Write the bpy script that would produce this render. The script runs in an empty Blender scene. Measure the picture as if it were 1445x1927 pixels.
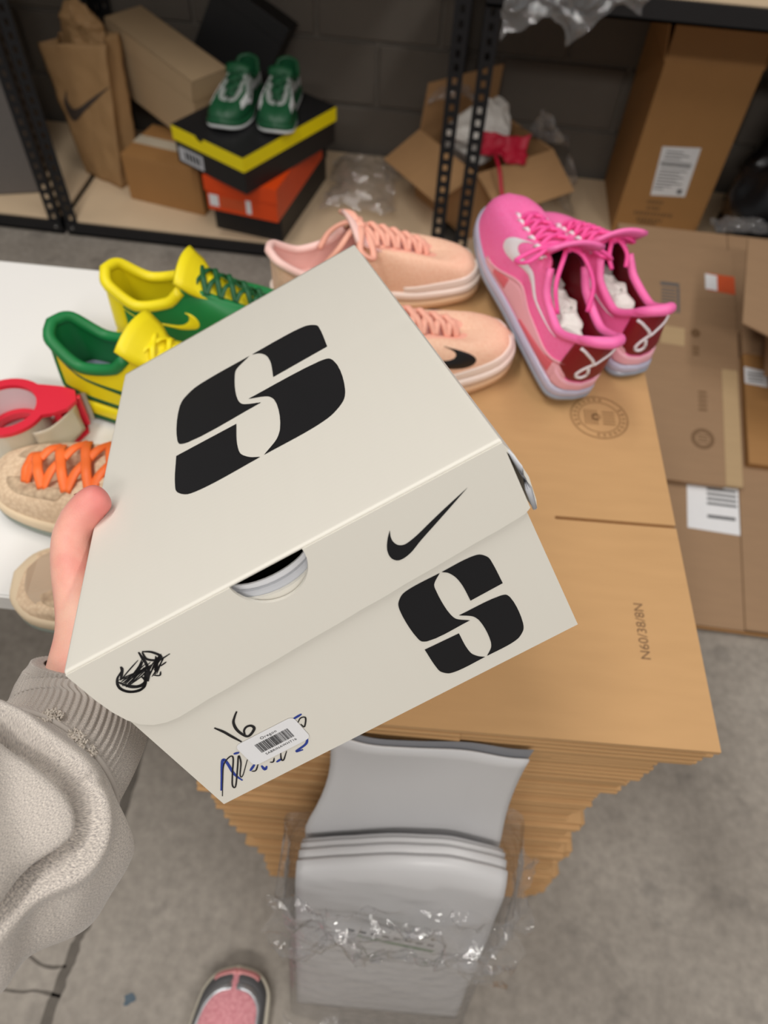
import bpy, bmesh, math, random, bisect
import numpy as np
from mathutils import Vector, Matrix, noise
random.seed(7)
scene = bpy.context.scene
col = scene.collection
PI = math.pi

# ------------------------------------------------------------------ camera
cam_data = bpy.data.cameras.new('camera')
cam = bpy.data.objects.new('camera', cam_data); col.objects.link(cam)
cam_data.sensor_fit = 'VERTICAL'; cam_data.sensor_height = 36.0; cam_data.sensor_width = 27.0
cam_data.lens = 1400.0 / 1927.0 * 36.0
cam.matrix_world = Matrix(((0.9910, -0.1269, 0.0426, 0.0),
                           (0.1272, 0.7940, -0.5944, 0.0),
                           (0.0416, 0.5945, 0.8030, 1.42),
                           (0, 0, 0, 1)))
cam_data.clip_start = 0.02
cam_data.dof.use_dof = True
cam_data.dof.focus_distance = 0.43
cam_data.dof.aperture_fstop = 7.2
scene.camera = cam
scene.cycles.transparent_max_bounces = 40      # many layers of clear film

# ------------------------------------------------------------------ light
world = bpy.data.worlds.new('world'); scene.world = world; world.use_nodes = True
bg = world.node_tree.nodes['Background']
bg.inputs[0].default_value = (1.0, 0.97, 0.93, 1); bg.inputs[1].default_value = 0.34

def area(name, loc, size, energy, color=(1, .965, .92)):
    l = bpy.data.lights.new(name, 'AREA'); l.shape = 'RECTANGLE'
    l.size, l.size_y = size; l.energy = energy; l.color = color
    o = bpy.data.objects.new(name, l); col.objects.link(o); o.location = loc
    return o
# three strip luminaires hung from the warehouse ceiling
area('ceiling_lamp_left_offscreen', (-0.9, 0.35, 3.3), (0.3, 2.4), 62)
area('ceiling_lamp_right_offscreen', (1.5, 0.35, 3.3), (0.3, 2.4), 50)
area('ceiling_lamp_rear_offscreen', (0.2, -2.2, 3.3), (2.4, 0.4), 125)

scene.view_settings.view_transform = 'Standard'
scene.view_settings.look = 'None'
scene.view_settings.gamma = 1.0
scene.view_settings.use_curve_mapping = False
scene.view_settings.exposure = -0.72

# ------------------------------------------------------------------ materials
def srgb(r, g, b):
    f = lambda c: (c / 255 / 12.92) if c / 255 <= .04045 else ((c / 255 + .055) / 1.055) ** 2.4
    return (f(r), f(g), f(b), 1)

def new_mat(name):
    m = bpy.data.materials.new(name); m.use_nodes = True
    nt = m.node_tree
    return m, nt, nt.nodes['Principled BSDF']

def plain(name, rgb, rough=.5, var=.06, scale=40., bump=0., bscale=200., metal=0., spec=.5, coat=0., sheen=0.):
    """principled with a slight noise tint and optional fine bump"""
    m, nt, p = new_mat(name)
    c = srgb(*rgb)
    tc = nt.nodes.new('ShaderNodeTexCoord')
    nz = nt.nodes.new('ShaderNodeTexNoise'); nz.inputs['Scale'].default_value = scale; nz.inputs['Detail'].default_value = 4
    nt.links.new(tc.outputs['Object'], nz.inputs['Vector'])
    mx = nt.nodes.new('ShaderNodeMixRGB')
    mx.inputs[1].default_value = tuple(x * (1 - var) for x in c[:3]) + (1,)
    mx.inputs[2].default_value = tuple(min(1, x * (1 + var)) for x in c[:3]) + (1,)
    nt.links.new(nz.outputs['Fac'], mx.inputs[0]); nt.links.new(mx.outputs[0], p.inputs['Base Color'])
    p.inputs['Roughness'].default_value = rough; p.inputs['Metallic'].default_value = metal
    p.inputs['Specular IOR Level'].default_value = spec
    p.inputs['Coat Weight'].default_value = coat
    p.inputs['Sheen Weight'].default_value = sheen
    if bump:
        n2 = nt.nodes.new('ShaderNodeTexNoise'); n2.inputs['Scale'].default_value = bscale; n2.inputs['Detail'].default_value = 3
        nt.links.new(tc.outputs['Object'], n2.inputs['Vector'])
        b = nt.nodes.new('ShaderNodeBump'); b.inputs['Strength'].default_value = bump; b.inputs['Distance'].default_value = .002
        nt.links.new(n2.outputs['Fac'], b.inputs['Height']); nt.links.new(b.outputs[0], p.inputs['Normal'])
    return m

def ribbed(name, rgb, rough=.55, axis='Y', period=.003, strength=.15, var=.04, rgb2=None):
    """paper / board whose flutes print through as fine lines, plus blotchy tone"""
    m, nt, p = new_mat(name)
    c = srgb(*rgb); c2 = srgb(*(rgb2 or rgb))
    tc = nt.nodes.new('ShaderNodeTexCoord')
    mp = nt.nodes.new('ShaderNodeMapping'); nt.links.new(tc.outputs['Object'], mp.inputs['Vector'])
    mp.inputs['Scale'].default_value = (1, 6, 1) if axis == 'X' else (6, 1, 1)
    nz = nt.nodes.new('ShaderNodeTexNoise'); nz.inputs['Scale'].default_value = 14; nz.inputs['Detail'].default_value = 6
    nt.links.new(mp.outputs[0], nz.inputs['Vector'])
    mx = nt.nodes.new('ShaderNodeMixRGB')
    mx.inputs[1].default_value = tuple(x * (1 - var) for x in c[:3]) + (1,)
    mx.inputs[2].default_value = tuple(min(1, x * (1 + var)) for x in c2[:3]) + (1,)
    nt.links.new(nz.outputs['Fac'], mx.inputs[0]); nt.links.new(mx.outputs[0], p.inputs['Base Color'])
    w = nt.nodes.new('ShaderNodeTexWave'); w.wave_type = 'BANDS'; w.bands_direction = axis
    w.inputs['Scale'].default_value = 1.0 / period / 20 * 2 * PI / 2 ; w.inputs['Distortion'].default_value = .6
    nt.links.new(tc.outputs['Object'], w.inputs['Vector'])
    b = nt.nodes.new('ShaderNodeBump'); b.inputs['Strength'].default_value = strength; b.inputs['Distance'].default_value = .0006
    nt.links.new(w.outputs['Fac'], b.inputs['Height']); nt.links.new(b.outputs[0], p.inputs['Normal'])
    p.inputs['Roughness'].default_value = rough; p.inputs['Specular IOR Level'].default_value = .35
    return m

def film(name, tint=(.93, .94, .96), gloss=.18, bscale=30., bstr=.5, rough=.12, haze=.08):
    """thin clear plastic film: mostly clear, glossy glints on the wrinkles, a little haze"""
    m = bpy.data.materials.new(name); m.use_nodes = True; nt = m.node_tree; nt.nodes.clear()
    out = nt.nodes.new('ShaderNodeOutputMaterial')
    tr = nt.nodes.new('ShaderNodeBsdfTransparent'); tr.inputs[0].default_value = tint + (1,)
    gl = nt.nodes.new('ShaderNodeBsdfGlossy'); gl.inputs['Roughness'].default_value = rough
    df = nt.nodes.new('ShaderNodeBsdfDiffuse'); df.inputs[0].default_value = (.8, .8, .82, 1)
    tc = nt.nodes.new('ShaderNodeTexCoord')
    nz = nt.nodes.new('ShaderNodeTexNoise'); nz.inputs['Scale'].default_value = bscale; nz.inputs['Detail'].default_value = 3
    nt.links.new(tc.outputs['Object'], nz.inputs['Vector'])
    b = nt.nodes.new('ShaderNodeBump'); b.inputs['Strength'].default_value = bstr; b.inputs['Distance'].default_value = .01
    nt.links.new(nz.outputs['Fac'], b.inputs['Height']); nt.links.new(b.outputs[0], gl.inputs['Normal'])
    lw = nt.nodes.new('ShaderNodeLayerWeight'); lw.inputs[0].default_value = .5
    fr = nt.nodes.new('ShaderNodeMath'); fr.operation = 'POWER'; fr.inputs[1].default_value = 4.0; nt.links.new(lw.outputs['Facing'], fr.inputs[0])
    f2 = nt.nodes.new('ShaderNodeMath'); f2.operation = 'MULTIPLY'; f2.inputs[1].default_value = .6; nt.links.new(fr.outputs[0], f2.inputs[0]); fr = f2
    ad = nt.nodes.new('ShaderNodeMath'); ad.operation = 'ADD'; ad.inputs[1].default_value = gloss; ad.use_clamp = True
    nt.links.new(fr.outputs[0], ad.inputs[0])
    m0 = nt.nodes.new('ShaderNodeMixShader'); m0.inputs[0].default_value = haze
    nt.links.new(tr.outputs[0], m0.inputs[1]); nt.links.new(df.outputs[0], m0.inputs[2])
    mx = nt.nodes.new('ShaderNodeMixShader')
    nt.links.new(ad.outputs[0], mx.inputs[0]); nt.links.new(m0.outputs[0], mx.inputs[1]); nt.links.new(gl.outputs[0], mx.inputs[2])
    nt.links.new(mx.outputs[0], out.inputs[0])
    return m

MT = {}
MT['ink'] = plain('ink', (22, 22, 25), .6, .05, spec=.3)
MT['blue_ink'] = plain('blue_ink', (38, 62, 150), .4, .1)
MT['marker'] = plain('marker', (24, 24, 28), .3, .1)
MT['lid_board'] = ribbed('lid_board', (224, 220, 210), .5, 'Y', .0022, .022, .012)
MT['body_board'] = ribbed('body_board', (224, 220, 210), .5, 'Y', .0030, .04, .012)
MT['flap_board'] = ribbed('flap_board', (224, 220, 210), .5, 'X', .0035, .03, .012)
MT['white_paper'] = plain('white_paper', (232, 232, 234), .5, .03, 60)
MT['liner_grey'] = plain('liner_grey', (196, 198, 204), .5, .05)
MT['kraft_light'] = ribbed('kraft_light', (190, 149, 102), .66, 'X', .006, .06, .04, (194, 153, 106))
MT['kraft_edge'] = ribbed('kraft_edge', (190, 149, 102), .75, 'X', .006, .3, .05, (190, 149, 102))
MT['kraft'] = ribbed('kraft', (180, 140, 98), .62, 'X', .006, .05, .08)
MT['kraft_dull'] = ribbed('kraft_dull', (158, 127, 97), .66, 'X', .007, .05, .07)
MT['kraft_brown'] = ribbed('kraft_brown', (166, 122, 74), .62, 'X', .007, .05, .07)
MT['kraft_pale'] = ribbed('kraft_pale', (184, 156, 118), .66, 'X', .007, .05, .05)
MT['tan_board'] = plain('tan_board', (190, 164, 130), .55, .05, 20)
MT['kraft_print'] = plain('kraft_print', (118, 88, 58), .6, .2, 200)
MT['stamp_print'] = plain('stamp_print', (158, 120, 78), .6, .2, 200)
MT['black_card'] = plain('black_card', (26, 26, 28), .5, .15, 30)
MT['orange_card'] = plain('orange_card', (226, 74, 18), .42, .05, 30)
MT['yellow_card'] = plain('yellow_card', (253, 230, 4), .4, .04, 30)
MT['paper_bag'] = plain('paper_bag', (166, 130, 88), .7, .1, 12, .3, 30)
MT['bag_ink'] = plain('bag_ink', (66, 56, 50), .7, .1)
MT['grey_fabric'] = plain('grey_fabric', (108, 103, 100), .8, .08, 60, .2, 400)
MT['plywood'] = plain('plywood', (224, 199, 166), .6, .08, 9, .1, 120)
MT['rack_metal'] = plain('rack_metal', (26, 26, 29), .42, .1, 30)
MT['bolt'] = plain('bolt', (120, 118, 116), .35, .1, 30, metal=.9)
MT['block'] = plain('block', (106, 99, 91), .85, .12, 7, .6, 90)
MT['mortar'] = plain('mortar', (122, 115, 107), .9, .1, 20, .4, 150)
MT['table_white'] = plain('table_white', (240, 238, 235), .35, .02, 7)
MT['table_edge'] = plain('table_edge', (236, 234, 231), .4, .03, 20)
MT['grey_metal'] = plain('grey_metal', (110, 110, 112), .4, .05, 20, metal=.6)
MT['mailer'] = plain('mailer', (206, 205, 206), .38, .03, 14, .12, 24, spec=.5)
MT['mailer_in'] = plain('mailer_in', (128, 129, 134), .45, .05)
MT['green_print'] = plain('green_print', (40, 110, 50), .4, .1)
MT['film'] = film('film', tint=(.985, .985, .99), gloss=.13, haze=.05, rough=.07, bscale=48, bstr=1.0)
MT['film_heavy'] = film('film_heavy', tint=(.985, .985, .99), gloss=.17, bscale=42, bstr=1.0, haze=.14, rough=.08)
MT['tissue'] = plain('tissue', (224, 220, 214), .5, .06, 30, .5, 60)
MT['red_cloth'] = plain('red_cloth', (196, 22, 56), .5, .1, 30)
MT['black_bag'] = plain('black_bag', (16, 16, 19), .28, .2, 20, .5, 25)
MT['red_plastic'] = plain('red_plastic', (222, 40, 62), .3, .04, 20)
MT['steel'] = plain('steel', (190, 186, 178), .3, .08, 60, metal=.9)
MT['roll_core'] = plain('roll_core', (226, 208, 210), .6, .04, 30)
MT['orange_label'] = plain('orange_label', (206, 84, 40), .5, .08, 40)

def concrete():
    m, nt, p = new_mat('concrete_floor')
    tc = nt.nodes.new('ShaderNodeTexCoord'); L = nt.links.new
    n1 = nt.nodes.new('ShaderNodeTexNoise'); n1.inputs['Scale'].default_value = 2.3; n1.inputs['Detail'].default_value = 8; n1.inputs['Roughness'].default_value = .62
    n2 = nt.nodes.new('ShaderNodeTexNoise'); n2.inputs['Scale'].default_value = 60; n2.inputs['Detail'].default_value = 5
    n3 = nt.nodes.new('ShaderNodeTexNoise'); n3.inputs['Scale'].default_value = 11; n3.inputs['Detail'].default_value = 6
    for n in (n1, n2, n3): L(tc.outputs['Object'], n.inputs['Vector'])
    r1 = nt.nodes.new('ShaderNodeValToRGB'); L(n1.outputs['Fac'], r1.inputs[0])
    r1.color_ramp.elements[0].position = .3; r1.color_ramp.elements[0].color = srgb(128, 120, 111)
    r1.color_ramp.elements[1].position = .72; r1.color_ramp.elements[1].color = srgb(172, 164, 154)
    mx = nt.nodes.new('ShaderNodeMixRGB'); mx.blend_type = 'OVERLAY'; mx.inputs[0].default_value = .35
    L(r1.outputs[0], mx.inputs[1]); L(n2.outputs['Fac'], mx.inputs[2])
    # dark specks and smudges with a shape of their own
    r3 = nt.nodes.new('ShaderNodeValToRGB'); L(n3.outputs['Fac'], r3.inputs[0])
    r3.color_ramp.elements[0].position = .3; r3.color_ramp.elements[0].color = (.45, .45, .46, 1)
    r3.color_ramp.elements[1].position = .42; r3.color_ramp.elements[1].color = (1, 1, 1, 1)
    m2 = nt.nodes.new('ShaderNodeMixRGB'); m2.blend_type = 'MULTIPLY'; m2.inputs[0].default_value = .5
    L(mx.outputs[0], m2.inputs[1]); L(r3.outputs[0], m2.inputs[2])
    L(m2.outputs[0], p.inputs['Base Color'])
    p.inputs['Roughness'].default_value = .62
    b = nt.nodes.new('ShaderNodeBump'); b.inputs['Strength'].default_value = .15; b.inputs['Distance'].default_value = .003
    L(n2.outputs['Fac'], b.inputs['Height']); L(b.outputs[0], p.inputs['Normal'])
    return m
MT['concrete'] = concrete()
MT['joint_dirt'] = plain('joint_dirt', (104, 98, 91), .9, .28, 45, .5, 120)

def heather():
    m, nt, p = new_mat('heather_grey')
    tc = nt.nodes.new('ShaderNodeTexCoord'); L = nt.links.new
    mp = nt.nodes.new('ShaderNodeMapping'); mp.inputs['Scale'].default_value = (1, 1, 1); L(tc.outputs['UV'], mp.inputs['Vector'])
    mp.inputs['Scale'].default_value = (640, 260, 1)
    n1 = nt.nodes.new('ShaderNodeTexNoise'); n1.inputs['Scale'].default_value = 1.6; n1.inputs['Detail'].default_value = 3; n1.inputs['Roughness'].default_value = .7
    L(mp.outputs[0], n1.inputs['Vector'])
    r = nt.nodes.new('ShaderNodeValToRGB'); L(n1.outputs['Fac'], r.inputs[0])
    r.color_ramp.elements[0].position = .3; r.color_ramp.elements[0].color = srgb(122, 117, 116)
    r.color_ramp.elements[1].position = .68; r.color_ramp.elements[1].color = srgb(226, 216, 205)
    L(r.outputs[0], p.inputs['Base Color'])
    w = nt.nodes.new('ShaderNodeTexWave'); w.wave_type = 'BANDS'; w.bands_direction = 'Y'
    w.inputs['Scale'].default_value = 60; w.inputs['Distortion'].default_value = 1.2; w.inputs['Detail'].default_value = 1
    L(tc.outputs['UV'], w.inputs['Vector'])
    b = nt.nodes.new('ShaderNodeBump'); b.inputs['Strength'].default_value = .16; b.inputs['Distance'].default_value = .001
    L(n1.outputs['Fac'], b.inputs['Height']); L(b.outputs[0], p.inputs['Normal'])
    p.inputs['Roughness'].default_value = .9; p.inputs['Sheen Weight'].default_value = .25; p.inputs['Specular IOR Level'].default_value = .15
    return m
MT['heather'] = heather()
MT['tuft'] = plain('tuft', (214, 204, 192), .95, .12, 400, .8, 500)

def skin():
    m, nt, p = new_mat('skin')
    tc = nt.nodes.new('ShaderNodeTexCoord'); L = nt.links.new
    n1 = nt.nodes.new('ShaderNodeTexNoise'); n1.inputs['Scale'].default_value = 26; n1.inputs['Detail'].default_value = 5
    L(tc.outputs['Object'], n1.inputs['Vector'])
    r = nt.nodes.new('ShaderNodeValToRGB'); L(n1.outputs['Fac'], r.inputs[0])
    r.color_ramp.elements[0].position = .33; r.color_ramp.elements[0].color = srgb(224, 150, 136)
    r.color_ramp.elements[1].position = .66; r.color_ramp.elements[1].color = srgb(238, 192, 170)
    # flushed thumb tip: skin is redder towards the finger end
    vd = nt.nodes.new('ShaderNodeVectorMath'); vd.operation = 'DISTANCE'; L(tc.outputs['Object'], vd.inputs[0]); vd.inputs[1].default_value = (-.1955, .2700, 1.0300)
    mr = nt.nodes.new('ShaderNodeMapRange'); mr.inputs[1].default_value = .012; mr.inputs[2].default_value = .034; mr.inputs[3].default_value = .8; mr.inputs[4].default_value = 0; L(vd.outputs['Value'], mr.inputs[0])
    mx = nt.nodes.new('ShaderNodeMixRGB'); mx.inputs[2].default_value = srgb(218, 118, 116); L(mr.outputs[0], mx.inputs[0]); L(r.outputs[0], mx.inputs[1])
    L(mx.outputs[0], p.inputs['Base Color'])
    n2 = nt.nodes.new('ShaderNodeTexVoronoi'); n2.inputs['Scale'].default_value = 900
    L(tc.outputs['Object'], n2.inputs['Vector'])
    b = nt.nodes.new('ShaderNodeBump'); b.inputs['Strength'].default_value = .12; b.inputs['Distance'].default_value = .0008
    L(n2.outputs['Distance'], b.inputs['Height']); L(b.outputs[0], p.inputs['Normal'])
    p.inputs['Roughness'].default_value = .5
    p.inputs['Subsurface Weight'].default_value = .25; p.inputs['Subsurface Radius'].default_value = (.006, .002, .0012)
    return m
MT['skin'] = skin()
MT['nail'] = plain('nail', (236, 178, 170), .3, .04)

def knit(name, rgb, rgb2=None, scale=260., rough=.75, strength=.5):
    m, nt, p = new_mat(name)
    tc = nt.nodes.new('ShaderNodeTexCoord'); L = nt.links.new
    v = nt.nodes.new('ShaderNodeTexVoronoi'); v.inputs['Scale'].default_value = scale
    L(tc.outputs['Object'], v.inputs['Vector'])
    mx = nt.nodes.new('ShaderNodeMixRGB'); mx.inputs[1].default_value = srgb(*rgb); mx.inputs[2].default_value = srgb(*(rgb2 or tuple(int(c * .86) for c in rgb)))
    L(v.outputs['Distance'], mx.inputs[0]); L(mx.outputs[0], p.inputs['Base Color'])
    b = nt.nodes.new('ShaderNodeBump'); b.inputs['Strength'].default_value = strength; b.inputs['Distance'].default_value = .0008; b.invert = True
    L(v.outputs['Distance'], b.inputs['Height']); L(b.outputs[0], p.inputs['Normal'])
    p.inputs['Roughness'].default_value = rough
    return m

# ------------------------------------------------------------------ mesh helpers
def link(name, me, mat, parent=None, smooth=False):
    o = bpy.data.objects.new(name, me); col.objects.link(o)
    if mat is not None:
        me.materials.clear(); me.materials.append(MT[mat] if isinstance(mat, str) else mat)
    if parent: o.parent = parent
    if smooth:
        for p in me.polygons: p.use_smooth = True
    return o

def pydata(name, verts, faces, mat, parent=None, smooth=False, recalc=True):
    me = bpy.data.meshes.new(name); me.from_pydata([tuple(v) for v in verts], [], faces)
    if recalc:
        bm = bmesh.new(); bm.from_mesh(me); bmesh.ops.recalc_face_normals(bm, faces=bm.faces); bm.to_mesh(me); bm.free()
    return link(name, me, mat, parent, smooth)

def empty(name, loc=(0, 0, 0), rot=(0, 0, 0), label=None, cat=None, group=None, mat=None):
    o = bpy.data.objects.new(name, None); col.objects.link(o); o.empty_display_size = .05
    if mat is not None: o.matrix_world = mat
    else: o.location = loc; o.rotation_euler = rot
    tag(o, label, cat, group); return o

def tag(o, label=None, cat=None, group=None, kind=None):
    if label: o['label'] = label
    if cat: o['category'] = cat
    if group: o['group'] = group
    if kind: o['kind'] = kind
    return o

def bm_box(bm, lo, hi, mat=None):
    x0, y0, z0 = lo; x1, y1, z1 = hi
    vs = [bm.verts.new(c) for c in ((x0,y0,z0),(x1,y0,z0),(x1,y1,z0),(x0,y1,z0),(x0,y0,z1),(x1,y0,z1),(x1,y1,z1),(x0,y1,z1))]
    if mat is not None:
        for v in vs: v.co = mat @ v.co
    for f in ((3,2,1,0),(4,5,6,7),(0,1,5,4),(1,2,6,5),(2,3,7,6),(3,0,4,7)):
        bm.faces.new([vs[i] for i in f])
    return vs

def bm_obj(name, bm, mat, parent=None, smooth=False, bevel=0., seg=2):
    if bevel:
        bmesh.ops.bevel(bm, geom=[e for e in bm.edges], offset=bevel, segments=seg, affect='EDGES', clamp_overlap=True, profile=.5)
    bmesh.ops.recalc_face_normals(bm, faces=bm.faces)
    me = bpy.data.meshes.new(name); bm.to_mesh(me); bm.free()
    return link(name, me, mat, parent, smooth)

def box(name, lo, hi, mat, parent=None, bevel=.0, m=None, seg=2):
    bm = bmesh.new(); bm_box(bm, lo, hi, m)
    return bm_obj(name, bm, mat, parent, bevel=bevel, seg=seg)

_hc = {}
def herm(keys, u):
    """smooth (monotone) interpolation through (u, value) keys"""
    k = tuple(keys); h = _hc.get(k)
    if h is None:
        x = [p[0] for p in k]; y = [p[1] for p in k]
        d = [(y[i+1]-y[i])/(x[i+1]-x[i]) for i in range(len(x)-1)]
        m = [d[0]] + [0 if d[i-1]*d[i] <= 0 else 2*d[i-1]*d[i]/(d[i-1]+d[i]) for i in range(1, len(d))] + [d[-1]]
        h = _hc[k] = (x, y, m)
    x, y, m = h
    u = min(max(u, x[0]), x[-1]); i = min(max(bisect.bisect_right(x, u)-1, 0), len(x)-2)
    w = x[i+1]-x[i]; t = (u-x[i])/w
    return (2*t**3-3*t**2+1)*y[i] + (t**3-2*t**2+t)*w*m[i] + (-2*t**3+3*t**2)*y[i+1] + (t**3-t**2)*w*m[i+1]

def crom(pts, n=8, closed=False):
    """Catmull-Rom through points"""
    P = [Vector(p) for p in pts]; out = []
    N = len(P); rng = range(N) if closed else range(N - 1)
    for i in rng:
        a = P[(i-1) % N] if closed or i > 0 else P[i] * 2 - P[i+1]
        b = P[i]; c = P[(i+1) % N]
        d = P[(i+2) % N] if closed or i + 2 < N else c * 2 - b
        for j in range(n):
            t = j / n
            out.append(.5 * ((2*b) + (c-a)*t + (2*a-5*b+4*c-d)*t*t + (3*b-a-3*c+d)*t**3))
    if not closed: out.append(P[-1])
    return out

def bm_tube(bm, pts, r, n=8, flat=1.0, caps=True, up=Vector((0, 0, 1))):
    """tube along a polyline; r a number or a list; flat<1 squashes the section along 'up'"""
    P = [Vector(p) for p in pts]; rings = []
    for i, p in enumerate(P):
        t = (P[min(i+1, len(P)-1)] - P[max(i-1, 0)]).normalized()
        s = t.cross(up)
        if s.length < 1e-4: s = t.cross(Vector((1, 0, 0)))
        s.normalize(); v = s.cross(t).normalized()
        rr = r[i] if isinstance(r, (list, tuple)) else r
        rings.append([bm.verts.new(p + s*math.cos(a)*rr + v*math.sin(a)*rr*flat) for a in (2*PI*k/n for k in range(n))])
    for a, b in zip(rings, rings[1:]):
        for k in range(n): bm.faces.new((a[k], a[(k+1) % n], b[(k+1) % n], b[k]))
    if caps:
        bm.faces.new(rings[0][::-1]); bm.faces.new(rings[-1])

def tube(name, pts, r, mat, parent=None, n=8, flat=1.0):
    bm = bmesh.new(); bm_tube(bm, pts, r, n, flat)
    return bm_obj(name, bm, mat, parent, smooth=True)

def frame(x, y, z, rx=0, ry=0, rz=0):
    return Matrix.Translation((x, y, z)) @ Matrix.Rotation(rz, 4, 'Z') @ Matrix.Rotation(ry, 4, 'Y') @ Matrix.Rotation(rx, 4, 'X')

def poly_prints(name, polys, fmap, mat, parent):
    """flat print: 2-D polygons laid on a face by fmap"""
    verts = []; faces = []
    for pl in polys:
        b = len(verts); verts += [fmap(*p) for p in pl]; faces.append(list(range(b, len(verts))))
    return pydata(name, verts, faces, mat, parent, recalc=False)

def ink_parts(name, strokes_, w, fmap, mat, parent):
    for pl in strokes_:
        o = poly_prints(name, ribbon([(a/1000, b/1000) for a, b in pl], w/1000), fmap, mat, parent)
        bm = bmesh.new(); bm.from_mesh(o.data); bmesh.ops.remove_doubles(bm, verts=bm.verts, dist=1e-6); bm.to_mesh(o.data); bm.free()

def ribbon(pts, w, n=6, taper=True):
    """pen stroke as polygons: list of quads in 2-D"""
    P = [Vector((p[0], p[1], 0)) for p in pts]
    Q = crom(P, n); out = []; L = []; R = []
    for i, q in enumerate(Q):
        t = (Q[min(i+1, len(Q)-1)] - Q[max(i-1, 0)])
        if t.length < 1e-9: t = Vector((1, 0, 0))
        t.normalize(); s = Vector((-t.y, t.x, 0))
        k = 1.0
        if taper: k = .55 + .45 * min(1, 4 * min(i, len(Q)-1-i) / max(1, len(Q)-1))
        L.append(q + s*w*.5*k); R.append(q - s*w*.5*k)
    for i in range(len(Q)-1):
        out.append([(R[i].x, R[i].y), (R[i+1].x, R[i+1].y), (L[i+1].x, L[i+1].y), (L[i].x, L[i].y)])
    return out

def smooth_poly(pl, sharp, n=5):
    """closed outline through points; corners in 'sharp' stay corners, long edges stay straight"""
    N = len(pl); out = []
    for i in range(N):
        a, b = Vector(pl[i]).to_3d(), Vector(pl[(i+1) % N]).to_3d()
        p = Vector(pl[i-1]).to_3d(); q = Vector(pl[(i+2) % N]).to_3d()
        ln = (b-a).length
        ta = (b-a) if i in sharp else ((a-p).normalized() + (b-a).normalized()).normalized()*ln
        tb = (b-a) if (i+1) % N in sharp else ((b-a).normalized() + (q-b).normalized()).normalized()*ln
        if i in sharp: ta = (b-a)
        for j in range(n):
            t = j/n
            h = (2*t**3-3*t**2+1)*a + (t**3-2*t**2+t)*ta*.85 + (-2*t**3+3*t**2)*b + (t**3-t**2)*tb*.85
            out.append((h.x, h.y))
    return out

# the curved check mark as two matching edges (0..1 wide, 0..1 high; hook at x=0, tail at x=1)
_o = [(177.1,-15.9),(173.6,-20.5),(170.7,-26.3),(170.3,-31.9),(173.2,-35.6),(179.6,-35.0),(188.5,-30.4),(203,-23.6),(220.7,-15.1)]
_i = [(177.1,-15.9),(175.7,-20.0),(175.6,-23.8),(177.2,-27.0),(180.6,-28.2),(187.2,-26.7),(194,-24.2),(204.5,-20.4),(220.7,-15.1)]
def _nrm(l): return [((x-170)/51, (y+36)/21) for x, y in l]
CHECK_O = [(p.x, p.y) for p in crom([(a, b, 0) for a, b in _nrm(_o)], 4)]
CHECK_I = [(p.x, p.y) for p in crom([(a, b, 0) for a, b in _nrm(_i)], 4)]
def check_polys():
    return [[CHECK_O[i], CHECK_O[i+1], CHECK_I[i+1], CHECK_I[i]] for i in range(len(CHECK_O)-1)]

_fonts = {}
def text_mesh(name, body, size, mat, parent, m, align='CENTER', space=1.0):
    cu = bpy.data.curves.new('text', 'FONT'); cu.body = body; cu.size = size; cu.align_x = align; cu.align_y = 'CENTER'; cu.space_character = space
    o = bpy.data.objects.new('text', cu); col.objects.link(o)
    bpy.context.view_layer.update()
    dg = bpy.context.evaluated_depsgraph_get()
    me = bpy.data.meshes.new_from_object(o.evaluated_get(dg)); me.name = name
    bpy.data.objects.remove(o); bpy.data.curves.remove(cu)
    me.transform(m)
    return link(name, me, mat, parent)

def crumple(name, mat, parent, nx, ny, fmap, amp=.02, freq=12., seed=0, smooth=True, thickness=0):
    """wrinkled sheet: fmap(u,v) gives the rest shape, ridged noise crumples it"""
    verts = []; off = Vector((seed*3.1, seed*1.7, seed*.9))
    for j in range(ny+1):
        for i in range(nx+1):
            p = Vector(fmap(i/nx, j/ny))
            d = Vector((0, 0, 0))
            for o_, (fq, am) in enumerate(((freq, 1), (freq*2.3, .5), (freq*5, .22))):
                n = noise.noise_vector(p*fq + off*(o_+1))
                d += Vector((math.copysign(abs(n.x)**.7, n.x), math.copysign(abs(n.y)**.7, n.y), math.copysign(abs(n.z)**.7, n.z)))*am
            verts.append(p + d*amp)
    faces = [(j*(nx+1)+i, j*(nx+1)+i+1, (j+1)*(nx+1)+i+1, (j+1)*(nx+1)+i) for j in range(ny) for i in range(nx)]
    o = pydata(name, verts, faces, mat, parent, smooth=smooth)
    if thickness:
        md = o.modifiers.new('thickness', 'SOLIDIFY'); md.thickness = thickness
    return o

# ================================================================== SETTING
FRONT = 1.985          # front plane of the racks
DECK = .052            # top of the lowest shelf boards
WALL = 2.60

# floor: slab with a sawn joint and two cracks cut beside it
fl = box('floor', (-6, -5, -.1), (6, 8, 0), 'concrete'); tag(fl, 'worn grey concrete floor with dark smudges and a sawn joint', 'floor', kind='structure')
def crack(pts, w, seed):
    P = crom([(x, y, 0) for x, y in pts], 14); verts = []; faces = []
    for i, p in enumerate(P):
        t = (P[min(i+1, len(P)-1)] - P[max(i-1, 0)]).normalized(); s = Vector((-t.y, t.x, 0))
        a = w*(.55 + .9*abs(noise.noise(p*28 + Vector((seed, 0, 0)))) + .35*noise.noise(p*90))
        b = w*(.55 + .9*abs(noise.noise(p*28 + Vector((0, seed, 0)))) + .35*noise.noise(p*80))
        verts += [p + s*a + Vector((0, 0, .0006)), p - s*b + Vector((0, 0, .0006))]
    for i in range(len(P)-1): faces.append((2*i, 2*i+1, 2*i+3, 2*i+2))
    return pydata('floor_joint' if w > .005 else 'crack', verts, faces, 'joint_dirt', fl)
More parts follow.
